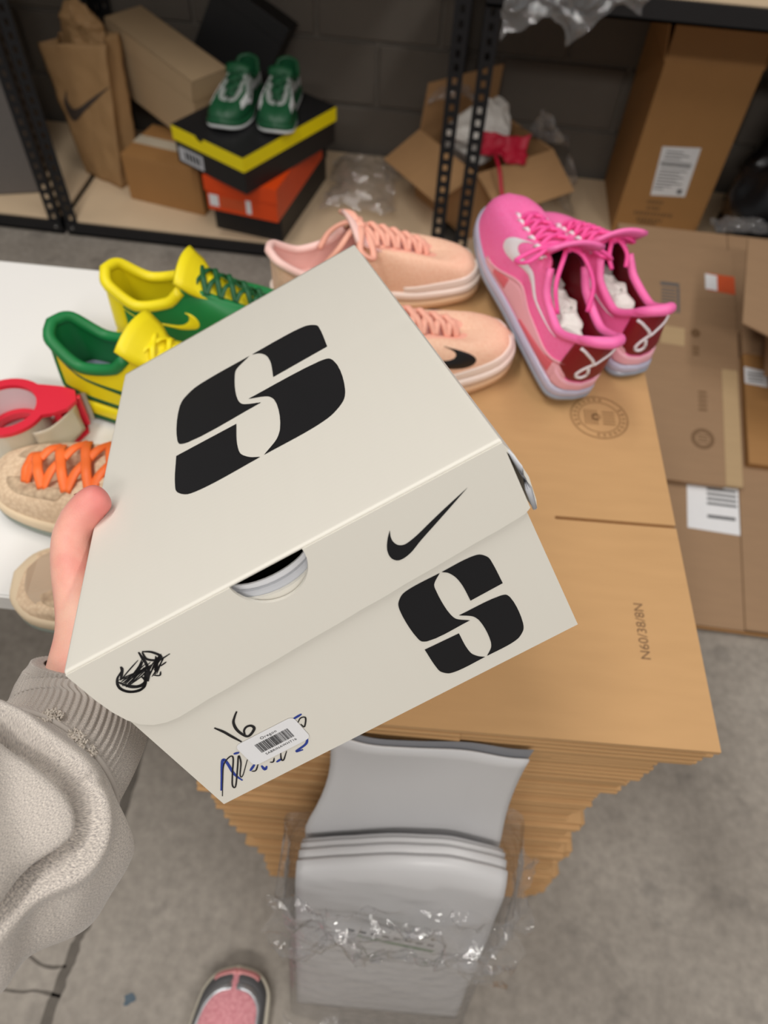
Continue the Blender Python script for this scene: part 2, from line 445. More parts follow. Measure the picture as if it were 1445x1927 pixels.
crack([(-.463, 1.2), (-.462, .7), (-.458, .3), (-.459, .18), (-.462, .09), (-.467, 0), (-.475, -.4)], .0125, 3)
crack([(-.70, .115), (-.60, .085), (-.54, .075), (-.50, .062), (-.466, .066)], .0035, 9)
crack([(-.66, .03), (-.54, .023), (-.50, .028), (-.459, .026)], .003, 14)

sp = [(-.352+.0085*(1+.35*math.sin(3*a_+1))*math.cos(a_), .036+.0085*(1+.3*math.sin(2*a_))*math.sin(a_), .0006) for a_ in np.linspace(0, 2*PI, 18)[:-1]]
MT['blue_paint'] = plain('blue_paint', (84, 100, 112), .7, .3, 200)
pydata('paint_spot', sp, [list(range(len(sp)))], 'blue_paint', fl)

# block wall behind the racks: every block a piece of its own with recessed mortar
wb = box('wall_back', (-4.2, WALL+.012, 0), (4.2, WALL+.2, 3.0), 'mortar'); tag(wb, 'dark concrete block wall behind the black shelving', 'wall', kind='structure')
bmB = bmesh.new(); bm_box(bmB, (-.194, 0, -.094), (.194, .06, .094))
bmesh.ops.bevel(bmB, geom=list(bmB.edges), offset=.004, segments=1, affect='EDGES')
blk = bpy.data.meshes.new('block'); bmB.to_mesh(blk); bmB.free(); blk.materials.append(MT['block'])
for r in range(11):
    for c in range(-6, 6):
        o = bpy.data.objects.new('block', blk); col.objects.link(o); o.parent = wb
        o.location = (c*.4 + (.2 if r % 2 else 0) + .09, WALL - random.uniform(0, .002), .1 + r*.2)

# ------------------------------------------------------------------ racks
def post_mesh():
    bm = bmesh.new(); H = 1.95; w = .038; t = .0022
    # front flange with keyhole slots: two strips and the webs between the slots
    bm_box(bm, (0, 0, 0), (.013, t, H)); bm_box(bm, (.025, 0, 0), (w, t, H))
    z = .02
    bm_box(bm, (.013, 0, 0), (.025, t, z))
    while z < H - .02:
        z2 = min(z + .032, H); bm_box(bm, (.013, 0, z + .017), (.025, t, z2)); z = z2
    # side flange
    bm_box(bm, (0, t, 0), (t, .013, H)); bm_box(bm, (0, .025, 0), (t, w, H))
    z = .02
    while z < H - .02:
        z2 = min(z + .032, H); bm_box(bm, (0, .013, z + .017), (t, .025, z2)); z = z2
    me = bpy.data.meshes.new('post'); bm.to_mesh(me); bm.free(); me.materials.append(MT['rack_metal']); return me
POST = post_mesh()
DEPTH = .585
def rack(x0, x1, label, levels):
    r = empty('shelf_rack', (x0, FRONT, 0), label=label, cat='shelf', group=None)
    w = x1 - x0
    for (x, y, sx, sy) in ((0, 0, 1, 1), (w, 0, -1, 1), (0, DEPTH, 1, -1), (w, DEPTH, -1, -1)):
        p = bpy.data.objects.new('post', POST); col.objects.link(p); p.parent = r; p.location = (x, y, 0); p.scale = (sx, sy, 1)
        box('foot', (x-.002 if sx > 0 else x-.042, y-.002 if sy > 0 else y-.042, 0), (x+.042 if sx > 0 else x+.002, y+.042 if sy > 0 else y+.002, .012), 'rack_metal', r, .002)
    for z0, z1 in levels:
        for y0 in (-.006, DEPTH-.02):
            bm = bmesh.new(); bm_box(bm, (.0, y0, z0), (w, y0+.012, z1)); bm_box(bm, (.0, y0+.0, z0), (w, y0+.026, z0+.006))
            bm_obj('beam', bm, 'rack_metal', r)
            for xb in (.018, w-.018):
                if y0 < 0: tube('rivet', [(xb, y0-.003, (z0+z1)/2), (xb, y0+.004, (z0+z1)/2)], .006, 'bolt', r, 10)
        for xb in (.002, w-.018):
            box('side_beam', (xb, .02, z0), (xb+.016, DEPTH-.02, z1-.004), 'rack_metal', r)
        box('deck', (.002, .002, z1-.006), (w-.002, DEPTH-.004, z1+.006), 'plywood', r, .001)
    return r
rack(-2.43, -1.222, 'black slotted steel rack standing left of the paper bag, grey carton on it', [(.006, .046), (.90, .947)])
rack(-1.205, -.022, 'black slotted steel rack with shoe boxes and paper bag on its bottom board', [(.006, .046), (.90, .947)])
rack(.012, 1.30, 'black slotted steel rack holding the tall labelled carton and the black bags', [(.006, .046), (.745, .792)])

# ------------------------------------------------------------------ white table
tb = empty('work_table', (-.246, .327, 0), (0, 0, math.radians(1.6)), 'white topped work table with sneakers and red tape cutter on it', 'table')
TZ = .768
box('table_top', (-1.75, 0, TZ-.026), (0, .518, TZ), 'table_white', tb, .003)
box('edge_band', (-1.75, -.0015, TZ-.027), (0, .0, TZ-.003), 'table_edge', tb)
for x in (-1.70, -.06):
    for y in (.05, .47):
        box('leg', (x, y, 0), (x+.035, y+.035, TZ-.026), 'grey_metal', tb, .003)
box('apron', (-1.68, .06, TZ-.085), (-.04, .08, TZ-.026), 'grey_metal', tb, .002)
box('apron', (-1.68, .46, TZ-.085), (-.04, .48, TZ-.026), 'grey_metal', tb, .002)

# ------------------------------------------------------------------ tall stack of flattened cartons
STK = Matrix.Translation((.299, .264, 0)) @ Matrix.Rotation(math.radians(3.3), 4, 'Z')
SW_, SD_, TH = .447, .715, .0120
def flat_mesh(seed, w=SW_, d=SD_):
    """a knocked-down carton: two board layers joined at a rounded fold on the front, a slit between the flaps"""
    rnd = random.Random(seed); bm = bmesh.new()
    t = TH*.46
    j = [rnd.uniform(0, .006) for _ in range(6)]
    k = rnd.uniform(.10, .3)
    # lower layer, upper layer in two flaps left and right of a step
    bm_box(bm, (-w + j[0], j[1], 0), (-j[2]*.5, d - j[3], t))
    bm_box(bm, (-w, j[4]*.6, t + .0006), (-k, d, TH - .0004))
    bm_box(bm, (-k + .001, .004 + j[5], t + .0006), (0, d, TH - .0004))
    bmesh.ops.bevel(bm, geom=list(bm.edges), offset=.0011, segments=1, affect='EDGES')
    me = bpy.data.meshes.new('board'); bm.to_mesh(me); bm.free(); me.materials.append(MT['kraft_edge']); me.materials.append(MT['kraft_light'])
    for p in me.polygons:
        p.material_index = 1 if abs(p.normal.z) > .8 else 0
    return me
FLATS = [flat_mesh(s) for s in range(6)]
NST = 64
for i in range(NST - 1):
    z = i*TH; h = z/(NST*TH)
    f = NST - 1 - i                           # how many cartons lie above
    if f <= 4: dx, dy = random.uniform(-.004, .004), random.uniform(-.003, .003)
    elif f <= 9: dx, dy = -.028 + random.uniform(-.006, .006), .004 + random.uniform(-.003, .004)
    elif f <= 14: dx, dy = -.04 + random.uniform(-.006, .006), .006 + random.uniform(-.004, .004)
    elif f <= 22: dx, dy = -.058 - .001*(f-14) + random.uniform(-.006, .006), .004 + random.uniform(-.004, .004)
    elif f <= 34: dx, dy = -.052 + random.uniform(-.01, .006), random.uniform(-.004, .006)
    elif f <= 46: dx, dy = -.034 + random.uniform(-.008, .008), random.uniform(-.006, .006)
    else: dx, dy = -.016 + random.uniform(-.01, .01), random.uniform(-.006, .006)
    o = bpy.data.objects.new('flattened_carton', FLATS[i % 6]); col.objects.link(o)
    o.matrix_world = STK @ Matrix.Translation((dx, dy, z)) @ Matrix.Rotation(random.uniform(-.006, .006), 4, 'Z')
    ordn = {1: 'second', 2: 'third', 3: 'fourth', 4: 'fifth', 5: 'sixth', 6: 'seventh', 7: 'eighth', 8: 'ninth', 9: 'tenth', 10: 'eleventh', 11: 'twelfth'}
    if f in ordn: lab = 'flattened light brown carton, %s from the top of the tall stack' % ordn[f]
    elif i == 0: lab = 'flattened light brown carton lying on the floor, lowest of the tall stack'
    elif i in (1, 2, 3): lab = 'flattened light brown carton, %s from the floor in the tall stack' % {1: 'second', 2: 'third', 3: 'fourth'}[i]
    else: lab = 'flattened light brown carton in the middle of the tall stack'
    tag(o, lab, 'carton', 'flattened cartons in the tall stack')
ST = NST*TH
top = empty('flattened_carton', mat=STK @ Matrix.Translation((0, 0, ST - TH)), label='topmost flattened light brown carton of the tall stack, with slit and round stamp', cat='carton', group='flattened cartons in the tall stack')
box('lower_layer', (-SW_, .002, 0), (-.002, SD_, TH*.45), 'kraft_light', top, .001)
# upper layer: panel and flap with a slit (4 mm) reaching in from the right edge
ys = .247; yc = [0, ys, ys + .0045, SD_]
pl = [(-SW_, 0), (0, 0), (0, ys), (-.132, ys), (-.1335, ys+.0022), (-.132, ys+.0045), (0, ys+.0045), (0, SD_), (-SW_, SD_)]
t0, t1 = TH*.5, TH
V = [(x, y, t1) for x, y in pl] + [(x, y, t0) for x, y in pl]; n = len(pl)
pydata('upper_layer', V, [list(range(n)), list(range(2*n-1, n-1, -1))] + [(i, n+i, n+(i+1) % n, (i+1) % n) for i in range(n)], 'kraft_light', top)
zp = TH + .0004
# round stamp: rings and a few bars
def ring(cx, cy, r0, r1, n=40):
    return [[(cx+r0*math.cos(a), cy+r0*math.sin(a)), (cx+r1*math.cos(a), cy+r1*math.sin(a)), (cx+r1*math.cos(b), cy+r1*math.sin(b)), (cx+r0*math.cos(b), cy+r0*math.sin(b))]
            for a, b in ((2*PI*k/n, 2*PI*(k+1)/n) for k in range(n))]
cx, cy = -.068, .408
polys = ring(cx, cy, .0335, .036) + ring(cx, cy, .0245, .0262) + ring(cx-.004, cy, .003, .006, 16)
for k in range(26):
    a = 2*PI*k/26
    if k % 13 in (3, 4, 5): continue
    polys.append([(cx+rr*math.cos(a+da), cy+rr*math.sin(a+da)) for rr, da in ((.0275, -.06), (.032, -.06), (.032, .06), (.0275, .06))])
for k in range(5):
    polys.append([(cx-.018+k*.0035, cy-.013), (cx-.0162+k*.0035, cy-.013), (cx-.0162+k*.0035, cy+.012), (cx-.018+k*.0035, cy+.012)])
for k in range(5):
    polys.append([(cx+.004, cy-.012+k*.005), (cx+.019, cy-.012+k*.005), (cx+.019, cy-.0095+k*.005), (cx+.004, cy-.0095+k*.005)])
poly_prints('round_stamp', polys, lambda x, y: (x, y, zp), 'stamp_print', top)
text_mesh('printed_code', 'N60/38/8N', .0135, 'kraft_print', top, Matrix.Translation((-.055, .117, zp)) @ Matrix.Rotation(PI/2, 4, 'Z'), space=1.02)

# ================================================================== HELD SHOE BOX
BOXM = Matrix(((.8155, -.3086, -.4896, -.1644), (.4376, .8825, .1726, .1368), (.3788, -.3550, .8547, 1.0670), (0, 0, 0, 1)))
BL, BW, BH = .245, .396, .1424
sb = empty('shoe_box', mat=BOXM, label='off white shoe box with bold black letter S, held up by one hand', cat='box')
t = .0022
# body: open tray of five boards, the front board with a shallow finger cut at its upper edge
bx0, bx1, by0, by1, zb, zt = .0025, BL-.0025, .0030, BW-.003, -BH, -.004
def front_board(name, y, yt, outline, mat, parent):
    n = len(outline)
    V = [(x, y, z) for x, z in outline] + [(x, y+yt, z) for x, z in outline]
    return pydata(name, V, [list(range(n)), list(range(2*n-1, n-1, -1))] + [(i, (i+1) % n, n+(i+1) % n, n+i) for i in range(n)], mat, parent)
hx, hr = .1155, .0205                                 # finger hole on the lid crease
cut = [(hx+.026*math.cos(a), zt-.0165*math.sin(a)) for a in np.linspace(0, PI, 16)]
body = front_board('body', by0, t, [(bx0, zb), (bx1, zb), (bx1, zt)] + cut + [(bx0, zt)], 'body_board', sb)
bm = bmesh.new()
bm_box(bm, (bx0, by1-t, zb), (bx1, by1, zt)); bm_box(bm, (bx0, by0+t, zb), (bx0+t, by1-t, zt)); bm_box(bm, (bx1-t, by0+t, zb), (bx1, by1-t, zt))
bm_box(bm, (bx0+t, by0+t, zb), (bx1-t, by1-t, zb+t))
bm_obj('body_wall', bm, 'body_board', sb)
# folded inner liner seen through the finger hole (white board, grey edge)
cut2 = [(hx+.024*math.cos(a), zt-.0125*math.sin(a)) for a in np.linspace(0, PI, 16)]
lin = front_board('inner_liner', by0+t+.0004, .0018, [(bx0+.004, zb+.004), (bx1-.004, zb+.004), (bx1-.004, zt)] + cut2 + [(bx0+.004, zt)], 'liner_grey', sb)
cut3 = [(hx+.0225*math.cos(a), zt-.0095*math.sin(a)) for a in np.linspace(0, PI, 16)]
front_board('inner_liner', by0+t+.0030, .0012, [(bx0+.004, zb+.004), (bx1-.004, zb+.004), (bx1-.004, zt)] + cut3 + [(bx0+.004, zt)], 'white_paper', sb)

# lid: top panel slightly bowed along its length, with a dent across the far right part
nx, ny = 26, 40
def topz(x, y):
    z = .0006*math.sin(PI*x/BL)*math.sin(PI*y/BW)
    # dent line from the right edge inwards
    d = (y - .180) - .02*(x-BL)
    z -= .0014*math.exp(-(d/.0035)**2)*max(0, (x-.165)/.08)**1.2 if x > .165 else 0
    e = min(x, BL-x); f = y
    r = .0018
    if f < r: z -= r - math.sqrt(max(0, r*r-(r-f)**2))
    if e < r*.6: z -= (r*.6-e)*.4
    return z
xs = [0, .0006, .0012] + list(np.linspace(.004, BL-.004, nx)) + [BL-.0012, BL-.0006, BL]
ys_ = [0, .0003, .0008, .0014, .002] + list(np.linspace(.006, BW-.004, ny)) + [BW]
V = [(x, y, topz(x, y)) for y in ys_ for x in xs]; nX = len(xs); nY = len(ys_)
F = [(j*nX+i, j*nX+i+1, (j+1)*nX+i+1, (j+1)*nX+i) for j in range(nY-1) for i in range(nX-1)]
lid = pydata('lid', V, F, 'lid_board', sb, smooth=True)
md = lid.modifiers.new('board', 'SOLIDIFY'); md.thickness = t; md.offset = -1
# front flap of the lid: rounded lower left corner, half-moon finger hole on the crease
fz = -.0018
out = []
for a in np.linspace(0, PI, 22): out.append((hx+hr*math.cos(PI-a), fz-.0215*math.sin(a)))     # left -> right along the moon
hole = out
low = [(BL, fz), (BL-.0005, -.0450), (BL-.004, -.0470)]
for x in np.linspace(BL-.02, .046, 14): low.append((x, -.0470 - .0135*((BL-x)/.225) + .0002*math.sin(x*190)))
cc = [(.034, -.0600), (.026, -.0606), (.019, -.0598), (.0125, -.0572), (.0075, -.0525), (.0040, -.0455), (.0018, -.0360), (.0006, -.024), (0, fz)]
flap_outline = hole + low + cc
fl_ = front_board('front_flap', -.0006, t, flap_outline, 'flap_board', lid)
# side flaps of the lid: the right one stands off a little and shows its folded edge
bm = bmesh.new(); bm_box(bm, (0, .004, -.045), (.0018, BW-.004, -.002)); bm_obj('side_flap', bm, 'flap_board', lid)
V = []
for k, (x, z) in enumerate(((BL-.0008, -.0008), (BL+.0030, -.012), (BL+.0052, -.028), (BL+.0040, -.043), (BL+.0026, -.0485))):
    V += [(x, .0006, z), (x, BW-.003, z), (x-.0016, .0006, z-.0002), (x-.0016, BW-.003, z-.0002)]
F = []
for k in range(4):
    a, b = k*4, k*4+4
    F += [(a, b, b+1, a+1), (a+2, a+3, b+3, b+2), (a, a+2, b+2, b), (a+1, b+1, b+3, a+3)]
F += [(16, 18, 19, 17), (0, 1, 3, 2)]
pydata('side_flap', V, F, 'flap_board', lid, smooth=False)
bm = bmesh.new(); bm_tube(bm, [(BL+.0012, .0010, -.008), (BL+.0028, .0004, -.02), (BL+.0026, .0004, -.034), (BL+.0016, .0008, -.0478)], [.0006, .0016, .0018, .0012], 8)
bm_obj('folded_tab', bm, 'liner_grey', lid, smooth=True)
bm = bmesh.new(); bm_box(bm, (.004, BW-.0018, -.045), (BL-.004, BW, -.002)); bm_obj('back_flap', bm, 'flap_board', lid)

# bold letter S in four pieces (mm on the face)
S_TOP = [([(126.5,270.5),(114,258.5),(112,247),(112.2,203),(115.5,191),(129.3,177.5),(71,179),(64.5,183.5),(62.3,192),(62.8,246),(66,258),(76,268),(88,270.5)], (0, 5)),
         ([(128.8,270.5),(165,270.5),(177,267.5),(184.8,257),(186,246),(186,208.5),(141.8,207.2),(142.3,236),(140,253),(135,264.5)], (0, 5, 6)),
         ([(120.5,194),(176,191.5),(183,188.5),(186.3,180),(185.8,131),(182,118),(172,108.5),(160,105.5),(125.3,105.2),(135,115.5),(138.6,126),(139.1,170),(135,181)], (0, 8)),
         ([(62,168),(109.2,166),(108.2,138),(110,122),(116,111.5),(122.6,105.2),(84,105.2),(71.5,108.5),(63.5,119),(61.9,132)], (0, 1, 5))]
polys = [[(x/1000, y/1000) for x, y in smooth_poly(pl, sh, 5)] for pl, sh in S_TOP]
poly_prints('letter_print', polys, lambda x, y: (x, y, topz(x, y)+.0003), 'ink', lid)
S_FR = [[((158.6 + (x-62)*56.2/124.2)/1000, (-131.0 + (y-105.2)*72.6/165.3)/1000) for x, y in smooth_poly(pl, sh, 5)] for pl, sh in S_TOP]
poly_prints('letter_print', S_FR, lambda x, z: (x, by0-.0003, z), 'ink', sb)
yflap = -.0009
poly_prints('check_print', [[(.1703+.0510*a, -.0358+.0207*b) for a, b in q] for q in check_polys()], lambda x, z: (x, yflap, z), 'ink', lid)
# pen scribble over something on the flap
sc = []
def strokes(lst, w): 
    o_ = []
    for pl in lst: o_ += ribbon([(a/1000, b/1000) for a, b in pl], w/1000)
    return o_
sc += strokes([[(22.5,-15.5),(18,-18.5),(15.5,-23),(16.2,-27.3),(19.5,-30.5),(24.5,-31.2),(28,-28),(28.5,-24)],
               [(17,-20),(20,-27),(25,-29.5),(29,-27),(31,-23)], [(15.8,-21),(15.2,-25),(17.5,-29.5),(22.5,-31.6),(27.5,-29),(29.5,-25)], [(19,-24),(23,-28.5),(28,-28.2),(31.5,-24),(33,-20)], [(37,-9.8),(36.2,-14),(35.5,-18),(33,-24),(29,-29)],
               [(38.5,-10.5),(42,-13.5),(44,-18.5),(41,-19.5),(37.5,-16),(38.3,-11)], [(24.5,-12.5),(23.5,-15),(19,-20)]], 1.5)
rs = random.Random(5)
lines = []
for k in range(15):
    a = (17+rs.uniform(0, 5), -19-rs.uniform(0, 7)); b = (33+rs.uniform(0, 5), -15.5-rs.uniform(-2, 6))
    lines.append([a, ((a[0]+b[0])/2+rs.uniform(-1, 1), (a[1]+b[1])/2+rs.uniform(-1.5, 1)), b])
for k in range(14):
    a = (32+rs.uniform(0, 5), -28+rs.uniform(-1, 5)); b = (40+rs.uniform(0, 5), -17.5-rs.uniform(-1, 4))
    lines.append([a, ((a[0]+b[0])/2, (a[1]+b[1])/2+rs.uniform(-.6, .6)), b])
sc += strokes(lines, .75)
sc += strokes([[(38,-21),(42,-20.5),(48.5,-19.8)], [(33.5,-27),(36,-29),(38,-27)], [(40,-24),(44,-23.3)]], .9)
poly_prints('pen_scribble', sc, lambda x, z: (x, yflap, z), 'marker', lid)
# handwriting on the body front
yb = by0-.0003
ink_parts('handwritten_digit', [[(34.3,-82.5),(36.6,-88.5),(37.8,-93.5),(40,-102)], [(50.9,-79.2),(47.8,-82.1),(44.9,-85.5),(43.3,-90.8),(43.5,-96.1),(45,-100.2),(48.1,-99.6),(51.4,-97),(51.2,-94.1),(48.7,-93.2),(46,-94.9),(44.6,-98)]], 1.7, lambda x, z: (x, yb-.0001, z), 'marker', sb)
ink_parts('pen_stroke', [[(6,-135.2),(14,-123),(21.7,-112),(28,-108.3),(29,-110.5),(22,-121),(15.9,-130.6),(16.8,-132.7),(26,-120),(32.4,-110.9),(30.4,-116.7),(24.1,-126),(25.2,-127.2),(34.6,-117)],
               [(31.1,-127.4),(33.4,-128.4),(37.3,-124.6)], [(43.6,-127.6),(45.3,-128.6),(47.5,-126)], [(52.9,-124.2),(50.2,-129.6),(50.9,-131.2),(56.2,-125.6)], [(73.2,-109),(76.4,-106.6),(78.7,-108.3),(74.6,-114.3),(74,-111)]], .95, lambda x, z: (x, yb-.0001, z), 'marker', sb)
ink_parts('pen_stroke', [[(8.2,-130.4),(16,-119),(23.2,-108.4),(24.2,-111),(22,-123),(22.7,-131)], [(31,-107.8),(34.2,-108.8)], [(30.6,-126.7),(35.6,-123.4)], [(38.1,-127),(38,-131.4),(40.4,-129.4)], [(46.6,-130.2),(50.6,-129.6)], [(72.6,-104.7),(78.4,-104.2)], [(71.4,-123.6),(68,-127.8),(60.6,-129.6),(64.3,-131.1)]], 1.7, lambda x, z: (x, yb, z), 'blue_ink', sb)
# barcode sticker
def rrect(x0, z0, x1, z1, r, n=6):
    o_ = []
    for cx_, cz_, a0 in ((x1-r, z1-r, 0), (x0+r, z1-r, PI/2), (x0+r, z0+r, PI), (x1-r, z0+r, 1.5*PI)):
        o_ += [(cx_+r*math.cos(a0+a), cz_+r*math.sin(a0+a)) for a in np.linspace(0, PI/2, n)]
    return o_
sx0, sx1, sz0, sz1 = .0352, .0735, -.1243, -.1020
st = poly_prints('barcode_sticker', [rrect(sx0, sz0, sx1, sz1, .0035)], lambda x, z: (x, yb-.0005, z), 'white_paper', sb)
bars = []; x = .0446; rb = random.Random(11)
while x < .0664:
    w = rb.choice((.00022, .00034, .0005)); bars.append([(x, -.1168), (x+w, -.1168), (x+w, -.1084), (x, -.1084)]); x += w + rb.choice((.0002, .00026, .0004))
poly_prints('barcode', bars, lambda x, z: (x, yb-.0007, z), 'ink', st)
text_mesh('sticker_text', 'Oregon', .0030, 'ink', st, Matrix.Translation((.0552, yb-.0007, -.1060)) @ Matrix.Rotation(PI/2, 4, 'X'), space=1.15)
text_mesh('sticker_text', 'SABRINAWHT16', .0026, 'ink', st, Matrix.Translation((.0560, yb-.0007, -.1194)) @ Matrix.Rotation(PI/2, 4, 'X'), space=1.1)

# ================================================================== SNEAKERS
class Last:
    """Shape of one shoe: heel at x=0, toe at x=L, sole on z=0. c in [-1,1] runs round the shoe: 0 heel, +-1 toe tip;
    sign of c is the side; t 0..1 runs from the sole line to the collar / throat line."""
    def __init__(s, L=.31, width=1., high=1., heel=.095, dip=.070, top=.098, sole=(.034, .029, .024), lat=1, toe=1., spring=.012, throat=.70):
        s.L = L; s.wd = width; s.lat = lat; s.sole = sole; s.spring = spring; s.toe = toe
        s.bx = [(0,0),(.05,.012),(.12,.05),(.3,.22),(.5,.45),(.7,.68),(.86,.885),(.95,.978),(1,1.0)]
        s.wl = [(0,0),(.05,.021),(.12,.0325),(.3,.0375),(.5,.0415),(.7,.0505),(.86,.0430),(.95,.0235),(1,0)]
        s.wm = [(0,0),(.05,.021),(.12,.0325),(.3,.0350),(.5,.0345),(.7,.0470),(.86,.0450),(.95,.0265),(1,0)]
        s.tx = [(0,-.004),(.1,.03),(.25,.16),(.4,.30),(.5,.385),(.75,.55),(.92,throat-.03),(1,throat)]
        s.tw = [(0,0),(.05,.016),(.12,.0255),(.25,.0315),(.4,.030),(.5,.0235),(.75,.0160),(.92,.0115),(1,0)]
        s.tz = [(0,heel),(.1,heel-.006),(.25,dip),(.4,dip+.008),(.5,top),(.75,top-.018),(.92,top-.036),(1,top-.040)]
        s.kz = [(0,.55),(.3,.6),(.6,.8),(.8,1.0),(1,1.18*toe)]
    def zb(s, u): return herm([(0,s.sole[0]),(.4,s.sole[1]),(.8,s.sole[2]),(1,s.sole[2]+s.spring)], u)
    def zf(s, u): return herm([(0,.004),(.12,0),(.75,0),(1,s.spring)], u)
    def B(s, c):
        u = abs(c); sg = 1 if c >= 0 else -1
        w = herm(s.wl if sg == s.lat else s.wm, u)*s.wd*s.L/.31
        x = herm(s.bx, u)*s.L
        cy = -s.lat*.010*max(0, (x/s.L-.45)/.55)**1.5
        return Vector((x, sg*w + cy, s.zb(u)))
    def T(s, c):
        u = abs(c); sg = 1 if c >= 0 else -1
        x = herm(s.tx, u)*s.L
        cy = -s.lat*.006*max(0, (x/s.L-.35)/.65)
        return Vector((x, sg*herm(s.tw, u)*s.wd*s.L/.31 + cy, herm(s.tz, u)))
    def P(s, c, t):
        b, q = s.B(c), s.T(c); k = .06 + .04*abs(c)
        m = b.lerp(q, k); m.z = b.z + (q.z-b.z)*herm(s.kz, abs(c))
        return b*(1-t)**2 + m*2*t*(1-t) + q*t*t
    def N(s, c, t):
        e = .004
        du = s.P(min(1, c+e), t) - s.P(max(-1, c-e), t); dt = s.P(c, min(1, t+e)) - s.P(c, max(0, t-e))
        n = du.cross(dt)
        if n.length < 1e-10: return Vector((1, 0, .3)).normalized()
        n.normalize()
        ctr = Vector((s.L*.5, 0, .02)); 
        if n.dot(s.P(c, t) - Vector((min(max(s.P(c, t).x, .12*s.L), .75*s.L), 0, .0))) < 0: n = -n
        return n
    def loop(s, n=44):
        us = [0.5-0.5*math.cos(PI*k/n) for k in range(n+1)]
        us = [.6*a + .4*k/n for k, a in enumerate(us)]
        return us + [-u for u in us[-2:0:-1]]

def loft_rings(name, rings, mat, parent, close_last=False, close_first=False, smooth=True):
    n = len(rings[0]); V = [v for r in rings for v in r]; F = []
    for j in range(len(rings)-1):
        for i in range(n): F.append((j*n+i, j*n+(i+1) % n, (j+1)*n+(i+1) % n, (j+1)*n+i))
    if close_last: F.append([(len(rings)-1)*n+i for i in range(n)])
    if close_first: F.append([i for i in range(n)][::-1])
    return pydata(name, V, F, mat, parent, smooth)

def patch(last, name, mat, parent, c0, c1, tlo, thi, off=.0012, nc=24, nt=6):
    """overlay lying on the upper between t-lines; its rim sinks into the surface so that it has an edge"""
    V = []; F = []
    for i in range(nc+1):
        a = i/nc; c = c0 + (c1-c0)*a
        lo = tlo(a) if callable(tlo) else tlo; hi = thi(a) if callable(thi) else thi
        for j in range(nt+1):
            tt = lo + (hi-lo)*j/nt
            rim = i in (0, nc) or j in (0, nt)
            V.append(last.P(c, tt) + last.N(c, tt)*(-.0006 if rim else off))
    for i in range(nc):
        for j in range(nt): F.append((i*(nt+1)+j, (i+1)*(nt+1)+j, (i+1)*(nt+1)+j+1, i*(nt+1)+j+1))
    return pydata(name, V, F, mat, parent, True)

def check_on(last, name, mat, parent, side, u0, u1, t0, t1, off=.0016, tilt=0.):
    """check mark on one side: hook towards the toe (u0), tail towards the heel (u1)"""
    V = []; F = []; R = 3
    for (ox, oy), (ix, iy) in zip(CHECK_O, CHECK_I):
        for r in range(R+1):
            a = r/R; x = ox+(ix-ox)*a; y = oy+(iy-oy)*a
            u = u0+(u1-u0)*x; tt = t0+(t1-t0)*y + tilt*x
            rim = r in (0, R)
            V.append(last.P(side*u, tt) + last.N(side*u, tt)*(off*.25 if rim else off))
    for k in range(len(CHECK_O)-1):
        for r in range(R): F.append((k*(R+1)+r, (k+1)*(R+1)+r, (k+1)*(R+1)+r+1, k*(R+1)+r+1))
    return pydata(name, V, F, mat, parent, True)

